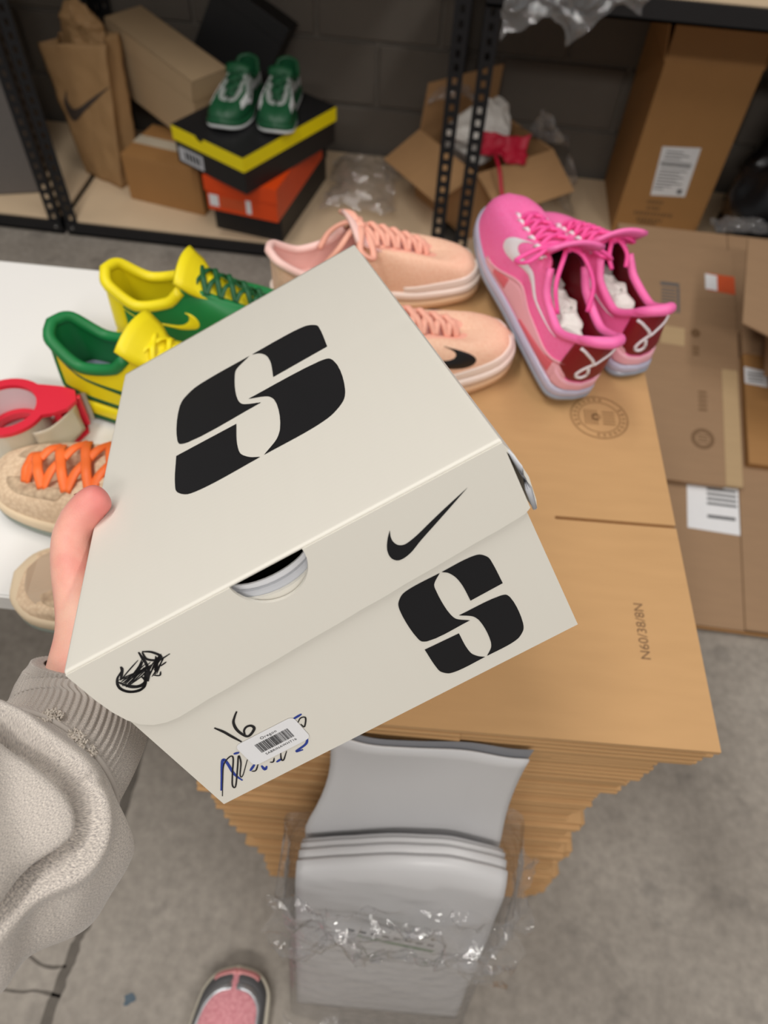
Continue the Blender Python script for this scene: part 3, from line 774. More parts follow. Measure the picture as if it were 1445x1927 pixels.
def sneaker(label, group, loc, rz, st, lat=1, rx=0., ry=0., **kw):
    last = Last(lat=lat, **kw)
    root = empty('sneaker', loc, (rx, ry, rz), label, 'shoe', group)
    loop = last.loop(); L = last.L
    # sole: rings from the ground up, offset outwards from the sole line
    def off_ring(d, zfun):
        out = []
        n = len(loop)
        for i, c in enumerate(loop):
            p = last.B(c); a = last.B(loop[i-1]); b = last.B(loop[(i+1) % n]); tg = (b-a); tg.z = 0
            nn = Vector((tg.y, -tg.x, 0)).normalized() if tg.length > 1e-9 else Vector((0, 0, 0))
            ctr = Vector((min(max(p.x, .15*L), .8*L), 0, 0))
            if nn.dot(p-ctr) < 0: nn = -nn
            q = p + nn*d; q.z = zfun(abs(c)); out.append(q)
        return out
    fs = st.get('flare', .004); osz = st.get('outsole_h', .38)
    zf, zb = last.zf, last.zb
    loft_rings('outsole', [off_ring(-.010, lambda u: zf(u)), off_ring(-.002, lambda u: zf(u)), off_ring(fs*.8, lambda u: zf(u)+.003), off_ring(fs, lambda u: zf(u)+(zb(u)-zf(u))*osz)],
               st['outsole'], root, close_first=True, close_last=True)
    if st.get('mid2'):
        loft_rings('midsole', [off_ring(fs*.7, lambda u: zf(u)+(zb(u)-zf(u))*osz), off_ring(fs*.9, lambda u: zf(u)+(zb(u)-zf(u))*.6), off_ring(fs*.75, lambda u: zb(u)-.001), off_ring(-.003, lambda u: zb(u)+.002)], st['midsole'], root, close_last=True)
    else:
        loft_rings('midsole', [off_ring(fs*.75, lambda u: zf(u)+(zb(u)-zf(u))*osz), off_ring(fs*.95, lambda u: zf(u)+(zb(u)-zf(u))*.55), off_ring(fs*1.0, lambda u: zb(u)-.003), off_ring(fs*.5, lambda u: zb(u)), off_ring(-.003, lambda u: zb(u)+.001)], st['midsole'], root, close_last=True)
    # upper shell and its lining
    rows = 9
    up = loft_rings('upper', [[last.P(c, j/rows) for c in loop] for j in range(rows+1)], st['upper'], root)
    def inner(c, t):
        p = last.P(c, t); n_ = last.N(c, t); q = p - n_*.0045
        return q
    loft_rings('lining', [[inner(c, t_)+Vector((0, 0, -.0005)) for c in loop] for t_ in (1., .8, .6, .4, .2, .06)], st['lining'], root)
    ins = []
    for c in loop:
        p = last.B(c); ctr = Vector((.5*L, 0, 0)); q = Vector((p.x*.94+.02*L, p.y*.86, last.zb(abs(c))+.006)); ins.append(q)
    pydata('insole', ins, [list(range(len(ins)))], st['insole'], root)
    # padded collar along the rear of the top line
    cr = st.get('collar_r', .0055)
    bm = bmesh.new()
    pts = [last.T(c) + Vector((0, 0, -.001)) for c in np.linspace(-.47, .47, 45)]
    bm_tube(bm, pts, cr, 10); bm_obj('collar', bm, st['collar'], root, smooth=True)
    # eyestay band on each side of the throat
    for sg in (1, -1):
        patch(last, 'eyestay', st.get('eyestay', st['upper']), root, sg*.47, sg*.985, .80, 1.0, .0016, 22, 4)
    # tongue
    T1, T0 = last.T(1), last.T(.5); tl = st.get('tongue_up', .022)
    V = []; n1, n2 = 16, 8
    for i in range(n1+1):
        a = i/n1
        u = 1 - a*.5; base = Vector((last.T(u).x, (last.T(u).y+last.T(-u).y)/2, last.T(u).z))
        if a > .82: base += Vector((-.25, 0, 1))*(tl*((a-.82)/.18))
        hw = .012 + .020*a + (.004 if a > .85 else 0)
        for j in range(n2+1):
            b = j/n2*2-1
            V.append(base + Vector((0, hw*b, .0035 - .009*b*b + (.002 if a < .9 else 0))))
    F = [(i*(n2+1)+j, (i+1)*(n2+1)+j, (i+1)*(n2+1)+j+1, i*(n2+1)+j+1) for i in range(n1) for j in range(n2)]
    tg = pydata('tongue', V, F, st['tongue'], root, True); md = tg.modifiers.new('pad', 'SOLIDIFY'); md.thickness = .005; md.offset = -1
    # laces: criss-cross through the eyelets, ends in a bow
    bm = bmesh.new(); ne = st.get('eyelets', 6); lr = st.get('lace_r', .0026); lf = st.get('lace_flat', .55)
    us = [.93 - (.93-.52)*k/(ne-1) for k in range(ne)]
    et = st.get('eye_t', .90)
    def eye(k, sg): return last.P(sg*us[k], et) + last.N(sg*us[k], et)*.003
    def over(a, b, lift):
        mid = (a+b)/2 + Vector((.0, 0, lift)); return crom([a - Vector((0, 0, .002)), a.lerp(mid, .5)+Vector((0, 0, lift*.45)), mid, b.lerp(mid, .5)+Vector((0, 0, lift*.45)), b - Vector((0, 0, .002))], 5)
    bm_tube(bm, over(eye(0, 1), eye(0, -1), .007), lr, 8, lf)
    for k in range(ne-1):
        bm_tube(bm, over(eye(k, 1), eye(k+1, -1), .008), lr, 8, lf); bm_tube(bm, over(eye(k, -1), eye(k+1, 1), .0095), lr, 8, lf)
    if st.get('bow', True):
        kn = (eye(ne-1, 1)+eye(ne-1, -1))/2 + Vector((0, 0, .012))
        bm_tube(bm, over(eye(ne-1, 1), kn, .004), lr, 8, lf); bm_tube(bm, over(eye(ne-1, -1), kn, .004), lr, 8, lf)
        bm_tube(bm, [kn+Vector((-.005, -.004, 0)), kn, kn+Vector((.005, .004, 0))], [lr*1.2, lr*2.2, lr*1.2], 8)
        bs = st.get('bow_size', 1.)
        for sg in (1, -1):
            lp = crom([kn, kn+Vector((-.004, sg*.020, .006))*bs, kn+Vector((-.012, sg*.044, -.004))*bs, kn+Vector((.004, sg*.046, -.016))*bs, kn+Vector((.006, sg*.022, -.004))*bs, kn], 6)
            bm_tube(bm, lp, lr, 8, lf)
            bm_tube(bm, crom([kn, kn+Vector((-.014, sg*.010, .002))*bs, kn+Vector((-.034, sg*.020, -.014))*bs, kn+Vector((-.05, sg*.016, -.034))*bs], 6), lr, 8, lf)
    bm_obj('laces', bm, st['laces'], root, smooth=True)
    if st.get('eyelet_mat'):
        for k in range(ne):
            for sg in (1, -1):
                p = last.P(sg*us[k], .86); d = (last.P(sg*us[k], .97)-p).normalized(); nn = last.N(sg*us[k], .86)
                bm = bmesh.new(); bm_tube(bm, [p-d*.006+nn*.001, p+nn*.003, p+d*.006+nn*.002], [.001, .0026, .0016], 8); bm_obj('eyelet_loop', bm, st['eyelet_mat'], root, smooth=True)
    # check marks on both sides
    if st.get('check'):
        u0, u1, a0, a1, tl_ = st.get('check_at', (.74, .20, .12, .70, .1))
        for sg in st.get('check_sides', (1, -1)): check_on(last, 'check_mark', st['check'], root, sg, u0, u1, a0, a1, tilt=tl_)
    for ov in st.get('overlays', ()):      # (name, mat, c0, c1, tlo, thi)
        nm, mt_, c0, c1, lo, hi = ov[:6]
        patch(last, nm, mt_, root, c0, c1, lo, hi, ov[6] if len(ov) > 6 else .0014, 36, 7)
    if st.get('extra'): st['extra'](last, root)
    return root

C = lambda n, rgb, r=.5, **k: MT.setdefault(n, plain(n, rgb, r, .04, 40, **k)) and n
MT['pink_upper'] = knit('pink_upper', (255, 126, 188), (253, 106, 172), 330, .55, .25)
C('pink_lace', (253, 88, 166), .55); C('pink_collar', (252, 116, 182), .5); C('pink_pale', (240, 178, 192), .4); C('pink_rose', (226, 104, 120), .45)
C('crimson', (128, 14, 30), .42); C('white_rubber', (236, 230, 236), .4); C('grey_ice', (150, 158, 172), .25, coat=.3); C('lilac_sole', (186, 184, 206), .25, coat=.3)
C('green_up', (18, 122, 62), .5); C('green_dark', (10, 84, 44), .5); C('yellow_up', (244, 224, 18), .5); C('lilac_insole', (176, 178, 206), .6)
MT['peach_upper'] = knit('peach_upper', (248, 208, 180), (240, 190, 160), 300, .6, .25)
C('peach_lace', (246, 180, 158), .6); C('peach_pink', (248, 206, 198), .5); C('peach_sole', (226, 186, 148), .45); C('pearl', (244, 226, 214), .3); C('black_rubber', (20, 20, 22), .4)
MT['beige_knit'] = knit('beige_knit', (236, 210, 178), (208, 178, 146), 240, .8, .6)
MT['beige_mesh'] = knit('beige_mesh', (214, 188, 156), (168, 142, 116), 150, .85, .9)
C('orange_lace', (255, 118, 52), .5); C('sage_sole', (142, 150, 140), .5); C('beige_mid', (226, 204, 172), .55); C('beige_in', (196, 172, 146), .7)
C('forest', (22, 82, 50), .45); C('silver_white', (206, 208, 208), .4); C('grey_mesh', (150, 156, 152), .6); C('cream_sole', (222, 214, 196), .5)
MT['rose_mesh'] = knit('rose_mesh', (236, 166, 172), (206, 128, 138), 200, .7, .6)
C('silver', (176, 178, 182), .28, metal=.7); C('charcoal', (92, 92, 94), .5); C('pink_rubber', (224, 150, 150), .5)

# --- hot pink pair standing on the stack
def pink_extra(last, root):
    # curled mark of white rubber on the crimson heel counter
    def tubeon(pts, r):
        bm = bmesh.new(); bm_tube(bm, [last.P(c, t)+last.N(c, t)*.0026 for c, t in ((p.x, p.y) for p in crom([(a, b, 0) for a, b in pts], 6))], r, 8); bm_obj('heel_mark', bm, 'white_rubber', root, smooth=True)
    tubeon([(.085, .86), (.05, .80), (.015, .66), (.005, .58)], .0022)
    tubeon([(-.075, .90), (-.04, .74), (.0, .58), (.028, .44), (.036, .33), (.018, .29), (.004, .36), (.010, .48)], .0022)
    for sg in (1, -1):   # raised white edge running from forefoot to heel above the sole
        bm = bmesh.new(); f = lambda a: pf(a*.985)+.012
        bm_tube(bm, [last.P(sg*(.70-.60*a), f(a))+last.N(sg*(.70-.60*a), f(a))*.0014 for a in np.linspace(0, 1, 40)], .0017, 8); bm_obj('piping', bm, 'pink_pale', root, smooth=True)
    # paper stuffing
    crumple('paper_stuffing', 'tissue', root, 26, 26, lambda u, v: Vector((.10+.07*math.cos(2*PI*u)*math.sin(PI*v*.5), .022*math.sin(2*PI*u)*math.sin(PI*v*.5), .055+.018*math.cos(PI*v*.5))), .006, 60, 3)
    # heel flare of the collar: padded lip that turns outwards
    bm = bmesh.new(); bm_tube(bm, [last.T(c)+Vector((-.006*(1-(c/.16)**2), 0, .006*(1-(c/.16)**2))) for c in np.linspace(-.16, .16, 17)], [.003+.004*(1-(k-8)**2/64) for k in range(17)], 10); bm_obj('heel_lip', bm, 'pink_collar', root, smooth=True)
pf = lambda a: .06+.34*math.sin(PI*min(1, a*1.05))**2*(1-.2*a) + (.40*max(0, (a-.5)/.5)**1.2)
PINK = dict(outsole='grey_ice', midsole='lilac_sole', outsole_h=.45, upper='pink_upper', lining='crimson', insole='lilac_insole', collar='pink_collar', collar_r=.0052, tongue='pink_collar', laces='pink_lace', lace_flat=.8,
            lace_r=.0029, eyelets=6, eyelet_mat='white_rubber', check='white_rubber', check_at=(.70, .22, .34, .86, -.04), eyestay='pink_upper', tongue_up=.03, bow_size=1.25,
            overlays=[('mudguard', 'pink_pale', .72, .06, .0, pf), ('mudguard', 'pink_pale', -.72, -.06, .0, pf),
                      ('side_panel', 'pink_rose', .42, .16, lambda a: .05, lambda a: .10+.28*a, .0022), ('side_panel', 'pink_rose', -.42, -.16, lambda a: .05, lambda a: .10+.28*a, .0022),
                      ('side_panel', 'pink_rose', .64, .55, lambda a: .04, lambda a: .10+.12*a, .0022), ('side_panel', 'pink_rose', -.64, -.55, lambda a: .04, lambda a: .10+.12*a, .0022),
                      ('heel_counter', 'crimson', -.13, .13, lambda a: .34-.20*math.sin(PI*a), lambda a: .97, .0030),
                      ('heel_base', 'pink_pale', -.14, .14, lambda a: .0, lambda a: .34-.20*math.sin(PI*a), .0026)], extra=pink_extra)
STZ = ST + .001
sneaker('hot pink sneaker with white check, leaning nearest the peach pair on the carton stack', 'hot pink sneakers on the stack', (.170, .682, STZ+.0055), math.radians(112.5), PINK, lat=1, rx=math.radians(6), ry=math.radians(-8), L=.325, sole=(.023, .021, .021), heel=.106, dip=.076, top=.112, width=.86, toe=1.05)
sneaker('hot pink sneaker tucked behind its twin, heel beside the flattened brown cartons', 'hot pink sneakers on the stack', (.252, .745, STZ), math.radians(114), dict(PINK, bow_size=.62), lat=-1, L=.308, sole=(.023, .021, .021), heel=.106, dip=.076, top=.110, width=.80)

# --- green and yellow mismatched pair on the table
GREEN = dict(outsole='yellow_up', midsole='yellow_up', upper='green_up', lining='yellow_up', insole='green_dark', collar='yellow_up', collar_r=.0068, tongue='yellow_up', laces='green_dark', lace_r=.0034, eyelets=6, check='yellow_up',
             check_at=(.50, .16, .30, .62, .10), eyestay='green_up', overlays=[('heel_counter', 'yellow_up', -.17, .17, .0, .97, .0022), ('mudguard', 'yellow_up', .5, .16, 0., lambda a: .04+.26*a), ('mudguard', 'yellow_up', -.5, -.16, 0., lambda a: .04+.26*a)], bow=False)
YEL = dict(outsole='green_dark', midsole='yellow_up', upper='yellow_up', lining='green_up', insole='lilac_insole', collar='green_up', collar_r=.0068, tongue='yellow_up', laces='yellow_up', lace_r=.0032, eyelets=6, check='green_dark',
           check_at=(.56, .09, .22, .72, .10), eyestay='yellow_up', overlays=[('heel_counter', 'green_up', -.11, .11, .0, .97, .0022), ('mudguard', 'green_dark', .62, .1, 0.03, lambda a: .05+.14*a), ('mudguard', 'green_dark', -.62, -.1, .03, lambda a: .05+.14*a)], bow=False)
sneaker('green sneaker with yellow collar and yellow check behind the yellow one', 'green and yellow sneakers on the table', (-.398, .706, TZ+.0006), math.radians(2.5), GREEN, lat=-1, L=.258, width=1.08, heel=.105, dip=.078, top=.105, sole=(.03, .026, .022))
sneaker('yellow sneaker with green collar and green check next to red tape cutter', 'green and yellow sneakers on the table', (-.4215, .604, TZ+.0006), math.radians(-9), YEL, lat=-1, L=.272, heel=.105, dip=.076, top=.105, sole=(.03, .026, .022))

# --- peach pair
PEACH = dict(outsole='peach_sole', midsole='pearl', outsole_h=.55, upper='peach_upper', lining='peach_pink', insole='peach_pink', collar='peach_pink', tongue='peach_pink', laces='peach_lace', lace_r=.0042, lace_flat=.7, eyelets=7, check='black_rubber',
             check_at=(.80, .30, .16, .62, .05), eyestay='peach_lace', tongue_up=.02,
             overlays=[('toe_guard', 'pearl', .99, .62, 0., lambda a: .20-.12*a), ('toe_guard', 'pearl', -.99, -.62, 0., lambda a: .20-.12*a)])
sneaker('peach sneaker with salmon laces standing behind its twin, next to hot pink toe', 'peach sneakers', (-.222, .792, STZ), math.radians(25), dict(PEACH, check_sides=(1,)), lat=1, L=.283, sole=(.036, .032, .028), top=.1)
sneaker('peach sneaker with black check half covered by the raised box', 'peach sneakers', (-.182, .638, STZ), math.radians(21), PEACH, lat=-1, L=.296, sole=(.036, .032, .028), top=.1)

# --- beige knit pair with orange laces, toes over the left of the table
BEIGE = dict(outsole='sage_sole', midsole='beige_mid', outsole_h=.45, upper='beige_knit', lining='beige_in', insole='beige_in', collar='beige_in', tongue='beige_knit', laces='orange_lace', lace_r=.0052, lace_flat=.4, eye_t=.66, eyelets=5, tongue_up=.012, bow=False,
             overlays=[('toe_mesh', 'beige_mesh', .97, .72, .42, .74), ('toe_mesh', 'beige_mesh', -.97, -.72, .42, .74)])
sneaker('beige knit sneaker with bright orange laces beside the tape cutter', 'beige sneakers on the table', (-.172, .443, TZ+.0006), math.radians(181), BEIGE, lat=1, L=.272, width=1.06, sole=(.030, .026, .025), heel=.047, dip=.039, top=.086, toe=.86)
sneaker('beige knit sneaker at the table edge behind the bare wrist', 'beige sneakers on the table', (-.070, .330, TZ+.0006), math.radians(178), dict(BEIGE, tongue_up=.004), lat=-1, L=.298, width=.97, sole=(.030, .026, .025), heel=.062, dip=.050, top=.074, toe=.9)

# ================================================================== WORN SHOE (photographer's foot)
WORN = dict(outsole='cream_sole', midsole='cream_sole', upper='rose_mesh', lining='charcoal', insole='charcoal', collar='silver', tongue='rose_mesh', laces='silver', lace_r=.003, eyelets=6, bow=True, eyestay='silver', flare=.005,
            overlays=[('toe_bumper', 'pink_rubber', .93, 1.0, 0., .20, .0028), ('toe_bumper', 'pink_rubber', -.93, -1.0, 0., .20, .0028), ('toe_rand', 'charcoal', .60, .995, .0, .36), ('toe_rand', 'charcoal', -.60, -.995, .0, .36),
                      ('toe_overlay', 'silver', .58, .995, .34, .46, .0022), ('toe_overlay', 'silver', -.58, -.995, .34, .46, .0022),
                      ('side_stripe', 'silver', .80, .60, lambda a: .40+.05*a, lambda a: .62+.15*a, .0022), ('side_stripe', 'silver', -.80, -.55, lambda a: .50+.12*a, lambda a: .66+.2*a, .0022),
                      ('side_stripe', 'silver', .74, .5, lambda a: .30, lambda a: .38, .002), ('side_stripe', 'silver', -.72, -.5, lambda a: .56, lambda a: .66, .002)])
sneaker('pink mesh running shoe with silver overlays worn on the concrete floor', None, (-.166, -.215, 0.0005), math.radians(95.5), WORN, lat=1, L=.312, width=1.12, sole=(.036, .034, .03), throat=.66)

# ================================================================== TAPE CUTTER on the table
tc_ = empty('tape_cutter', (-.4570, .5200, TZ+.0006), (0, 0, math.radians(14)), 'red hand tape cutter with clear roll lying on the white table', 'tape cutter'); tc_.scale = (.88, .88, .95)
def ring_mesh(name, r0, r1, z0, z1, mat, parent, n=48, cx=0, cy=0):
    rg = []
    for r, z in ((r0, z0), (r1, z0), (r1, z1), (r0, z1)): rg.append([Vector((cx+r*math.cos(2*PI*k/n), cy+r*math.sin(2*PI*k/n), z)) for k in range(n)])
    return loft_rings(name, rg + [rg[0]], mat, parent, smooth=False)
MT['tape_clear'] = plain('tape_clear', (206, 196, 176), .22, .06, 30, coat=.4)
ring_mesh('tape_roll', .0380, .047, .003, .050, 'tape_clear', tc_)
ring_mesh('roll_core', .0365, .0380, .003, .051, 'roll_core', tc_)
# top side plate: ring that runs out into the cutter head
def plate(z0, z1, nm):
    O = [(.049*math.cos(a), .049*math.sin(a)) for a in np.linspace(math.radians(48), math.radians(338), 34)]
    O += [(.060, -.016), (.074, -.010), (.084, .004), (.080, .022), (.064, .030), (.046, .034)]
    n = len(O); cxy = [(.0365*math.cos(a), .0365*math.sin(a)) for a in np.linspace(math.radians(48), math.radians(338), 34)]
    for (x, y) in O[34:]:
        a = math.atan2(y, x); cxy.append((.0365*math.cos(a), .0365*math.sin(a)))
    V = [(x, y, z1) for x, y in O] + [(x, y, z1) for x, y in cxy] + [(x, y, z0) for x, y in O] + [(x, y, z0) for x, y in cxy]
    F = []
    for i in range(n):
        j = (i+1) % n
        F += [(i, j, n+j, n+i), (2*n+i, 3*n+i, 3*n+j, 2*n+j), (i, 2*n+i, 2*n+j, j), (n+i, n+j, 3*n+j, 3*n+i)]
    return pydata(nm, V, F, 'red_plastic', tc_)
plate(.051, .056, 'side_plate'); plate(.0, .003, 'side_plate')
ring_mesh('hub', .0285, .0362, .010, .018, 'red_plastic', tc_)
# head between the plates: arm, teeth, pressing lip
bm = bmesh.new(); bm_box(bm, (.058, -.014, .004), (.066, .028, .053)); bm_box(bm, (.066, .012, .006), (.086, .018, .052))
bm_obj('cutter_arm', bm, 'red_plastic', tc_, bevel=.001)
V = []; F = []
for k in range(25):
    z = .006 + k*.0019; V += [(.082, .020, z), (.090+(.0022 if k % 2 else 0), .0215, z)]
for k in range(24): F.append((2*k, 2*k+1, 2*k+3, 2*k+2))
bl = pydata('blade', V, F, 'steel', tc_); md = bl.modifiers.new('t', 'SOLIDIFY'); md.thickness = .0008
crumple('tape_end', 'tape_clear', tc_, 10, 8, lambda u, v: Vector((.036+.045*u, -.040+.045*u*u, .006+.042*v)), .0006, 30, 2, thickness=.0006)

# ================================================================== THINGS ON THE RACKS
DZ = DECK
def simple_carton(name, lo, hi, mat, parent, tape=True, bevel=.003):
    """closed carton: body, top flaps meeting at a seam, tape over the seam"""
    x0, y0, z0 = lo; x1, y1, z1 = hi
    box('body', (x0, y0, z0), (x1, y1, z1-.004), mat, parent, bevel)
    my = (y0+y1)/2
    box('top_flap', (x0+.001, y0+.001, z1-.004), (x1-.001, my-.0012, z1), mat, parent, .001)
    box('top_flap', (x0+.001, my+.0012, z1-.004), (x1-.001, y1-.001, z1), mat, parent, .001)
    if tape:
        bm = bmesh.new(); bm_box(bm, (x0-.0004, my-.024, z1), (x1+.0004, my+.024, z1+.0004)); bm_box(bm, (x0-.0006, my-.024, z1-.06), (x0, my+.024, z1+.0004)); bm_box(bm, (x1, my-.024, z1-.06), (x1+.0006, my+.024, z1+.0004))
        bm_obj('tape', bm, 'tape_clear', parent)

def shoe_carton(label, m, w, d, h, lid_h, body, side, topm, group=None, over=.003, notch=False):
    """lidded shoe box; origin at the front right bottom corner, x to the left is negative"""
    r = empty('shoe_box', mat=m, label=label, cat='box', group=group)
    box('body', (-w+over, over, 0), (-over, d-over, h-.004), body, r, .0015)
    bm = bmesh.new(); z0 = h-lid_h
    if notch:
        # front wall of the lid with a small thumb notch at the upper edge
        nx_ = -w*.60
        out = [(-w, z0), (0, z0), (0, h-.002)] + [(nx_+.016*math.cos(a), h-.002-.013*math.sin(a)) for a in np.linspace(0, PI, 10)] + [(-w, h-.002)]
        n = len(out); vs = [bm.verts.new((x, 0, z)) for x, z in out] + [bm.verts.new((x, .002, z)) for x, z in out]
        bm.faces.new(vs[:n]); bm.faces.new(vs[n:][::-1])
        for i in range(n): bm.faces.new((vs[i], vs[n+i], vs[n+(i+1) % n], vs[(i+1) % n]))
    else: bm_box(bm, (-w, 0, z0), (0, .002, h-.002))
    bm_box(bm, (-w, d-.002, z0), (0, d, h-.002)); bm_box(bm, (-w, .002, z0), (-w+.002, d-.002, h-.002)); bm_box(bm, (-.002, .002, z0), (0, d-.002, h-.002))
    ld = bm_obj('lid', bm, side, r)
    box('lid_top', (-w, 0, h-.002), (0, d, h), topm, ld, .0006)
    return r
GB = 'shoe boxes piled on the bottom shelf'
b1 = shoe_carton('black shoe box lying at the bottom of the pile, under the orange one', frame(-.512, 1.990, DZ, rz=math.radians(-10)), .228, .40, .107, .03, 'black_card', 'black_card', 'black_card', GB)
b2 = shoe_carton('bright orange shoe box in the middle of the pile on the shelf', frame(-.505, 1.925, DZ+.1075, rz=math.radians(-9)), .225, .40, .105, .045, 'orange_card', 'orange_card', 'orange_card', GB)
for pl_ in ([(-.215, .014), (-.186, .014), (-.186, .050), (-.215, .050)], [(-.100, .010), (-.084, .010), (-.084, .052), (-.100, .052)]): poly_prints('white_label', [pl_], lambda x, z: (x, -.0005+.003, z), 'white_paper', b2)
poly_prints('grey_label', [[(-.182, .014), (-.104, .014), (-.104, .048), (-.182, .048)]], lambda x, z: (x, -.0004+.003, z), 'orange_label', b2)
b3 = shoe_carton('black shoe box with yellow sided lid, sneakers standing on it', frame(-.578, 1.880, DZ+.1075+.1055, rz=math.radians(-30)), .275, .392, .108, .042, 'black_card', 'yellow_card', 'black_card', GB, notch=True)
lb = poly_prints('size_label', [rrect(-.262, .008, -.165, .050, .003, 4)], lambda x, z: (x, .0026, z), 'liner_grey', b3)
poly_prints('label_text', [[(-.238+k*.013, .018), (-.230+k*.013, .018), (-.230+k*.013, .042), (-.238+k*.013, .042)] for k in range(5)], lambda x, z: (x, .0022, z), 'ink', lb)

# green and white pair on that box, toes to the front
GW = dict(outsole='silver_white', midsole='forest', outsole_h=.5, upper='forest', lining='forest', insole='green_dark', collar='forest', tongue='forest', laces='forest', lace_r=.003, eyelets=4, bow=False, check='white_rubber', eyestay='grey_mesh', flare=.005, tongue_up=.016,
          overlays=[('toe_cap', 'forest', .62, .995, 0., lambda a: .40+.5*a), ('toe_cap', 'forest', -.62, -.995, 0., lambda a: .40+.5*a),
                    ('side_overlay', 'silver_white', .84, .70, lambda a: .26, lambda a: .56, .0026), ('side_overlay', 'silver_white', -.84, -.70, lambda a: .26, lambda a: .56, .0026), ('vamp_band', 'grey_mesh', .99, .74, lambda a: .80-.1*a, lambda a: .98, .0030), ('vamp_band', 'grey_mesh', -.99, -.74, lambda a: .80-.1*a, lambda a: .98, .0030), ('quarter', 'grey_mesh', .66, .2, .3, .8), ('quarter', 'grey_mesh', -.66, -.2, .3, .8),
                    ('heel_counter', 'silver_white', -.2, .2, 0., .9)])
GZ = DZ+.1075+.1055+.1085
GG = 'green and white sneakers on the yellow lidded box'
sneaker('green and white sneaker, toe to front, on side of tan carton', GG, (-.640, 2.255, GZ), math.radians(-93), GW, lat=1, L=.262, width=1.25, top=.1, heel=.1)
sneaker('green and white sneaker, toe to front, beside yellow lid edge', GG, (-.527, 2.262, GZ), math.radians(-90), GW, lat=-1, L=.262, width=1.25, top=.1, heel=.1)

# small brown carton
sc_ = empty('carton', (-.785, 2.085, DZ), (0, 0, math.radians(-11.5)), 'small plain brown carton beside the pile of shoe boxes', 'carton')
simple_carton('c', (-.265, 0, 0), (0, .20, .150), 'kraft_brown', sc_)
# long tan shoe box lying on its side, leaning back over the brown carton
a_ = Vector((-.80, .56, .14)).normalized(); up_ = (Vector((0, 0, 1)) - a_*a_.z).normalized(); b_ = up_.cross(a_)
if b_.y < 0: b_ = -b_
M_ = Matrix((( a_.x, b_.x, up_.x, -.818), (a_.y, b_.y, up_.y, 2.195), (a_.z, b_.z, up_.z, .2085), (0, 0, 0, 1)))
tb_ = empty('shoe_box', mat=M_, label='long plain tan shoe box lying on edge on the brown carton', cat='box', group=None)
box('body', (.002, .002, 0), (.40, .132, .208), 'tan_board', tb_, .002)
bm = bmesh.new(); bm_box(bm, (0, 0, .150), (.402, .0018, .21)); bm_box(bm, (0, .1322, .150), (.402, .134, .21)); bm_box(bm, (0, 0, .208), (.402, .134, .21)); bm_box(bm, (0, 0, .150), (.0018, .134, .21)); bm_box(bm, (.4002, 0, .15), (.402, .134, .21))
bm_obj('lid', bm, 'tan_board', tb_)
# black box leaning on the wall
kb = empty('shoe_box', mat=frame(-.66, 2.425, DZ, rx=math.radians(-10), ry=math.radians(0), rz=math.radians(-5)) @ Matrix.Rotation(math.radians(27), 4, 'Y') @ Matrix.Translation((-.36, 0, .0)), label='matt black shoe box propped against the block wall', cat='box')
box('body', (.0, 0, .0), (.245, .10, .40), 'black_card', kb, .002)
box('lid', (-.002, -.002, .355), (.247, .102, .403), 'black_card', kb, .002)

# kraft paper bag with the check mark
pb = empty('paper_bag', (-1.160, 2.22, DZ), (0, 0, 0), 'brown kraft paper carrier bag with dark check mark, standing open', 'paper bag')
def bag(u, v):
    # u round the bag 0..1 (front 0-.35, right gusset .35-.5, back, left gusset), v height
    BLc, BRc, BRb, BLb = Vector((-.078, .038, 0)), Vector((.068, -.034, 0)), Vector((.108, .052, 0)), Vector((-.040, .120, 0))
    TL, TR, TRb, TLb = Vector((-.125, .055, .385)), Vector((.094, .045, .405)), Vector((.104, .128, .405)), Vector((-.095, .145, .385))
    seg = [(0, .35, BLc, BRc, TL, TR), (.35, .5, BRc, BRb, TR, TRb), (.5, .85, BRb, BLb, TRb, TLb), (.85, 1.0001, BLb, BLc, TLb, TL)]
    for a, b, p, q, r, s_ in seg:
        if a <= u <= b:
            k = (u-a)/(b-a); lo = p.lerp(q, k); hi = r.lerp(s_, k); pt = lo.lerp(hi, v)
            if a in (.35, .85):        # gusset folds inwards
                ins = .030*v**.6*(1-abs(2*k-1)); pt += Vector((-ins if a == .35 else ins, 0, 0))
            return pt
V = []; NU, NV = 72, 30
for j in range(NV+1):
    for i in range(NU):
        p = bag(i/NU, j/NV); n_ = noise.noise(p*16)*.006 + noise.noise(p*40)*.0025
        V.append(p + Vector((n_*.4, n_, 0)))
F = [(j*NU+i, j*NU+(i+1) % NU, (j+1)*NU+(i+1) % NU, (j+1)*NU+i) for j in range(NV) for i in range(NU)] + [list(range(NU))]
o = pydata('bag_body', V, F, 'paper_bag', pb, True); md = o.modifiers.new('t', 'SOLIDIFY'); md.thickness = .0012
V = []; F = []
for k in range(len(CHECK_O)):
    for q in (CHECK_O[k], CHECK_I[k]):
        u = .030 + .322*q[0]; v = .44 + .25*q[1]+.05*q[0]; p = bag(u, v); n_ = noise.noise(p*16)*.006 + noise.noise(p*40)*.0025
        V.append(p + Vector((n_*.4, n_-.0022, 0)))
F = [(2*k, 2*k+1, 2*k+3, 2*k+2) for k in range(len(CHECK_O)-1)]
pydata('check_print', V, F, 'bag_ink', pb)
# crumpled kraft paper stuffed into the bag's mouth
pw = crumple('packing_paper', 'paper_bag', None, 30, 26, lambda u, v: Vector((-1.155+.058*math.cos(2*PI*u)*math.sin(PI*(.05+.9*v)), 2.322+.022*math.sin(2*PI*u)*math.sin(PI*(.05+.9*v)), .478-.07*math.cos(PI*v))), .018, 12, 4, smooth=False)
tag(pw, 'crumpled brown packing paper sticking out of the paper carrier bag', 'paper')
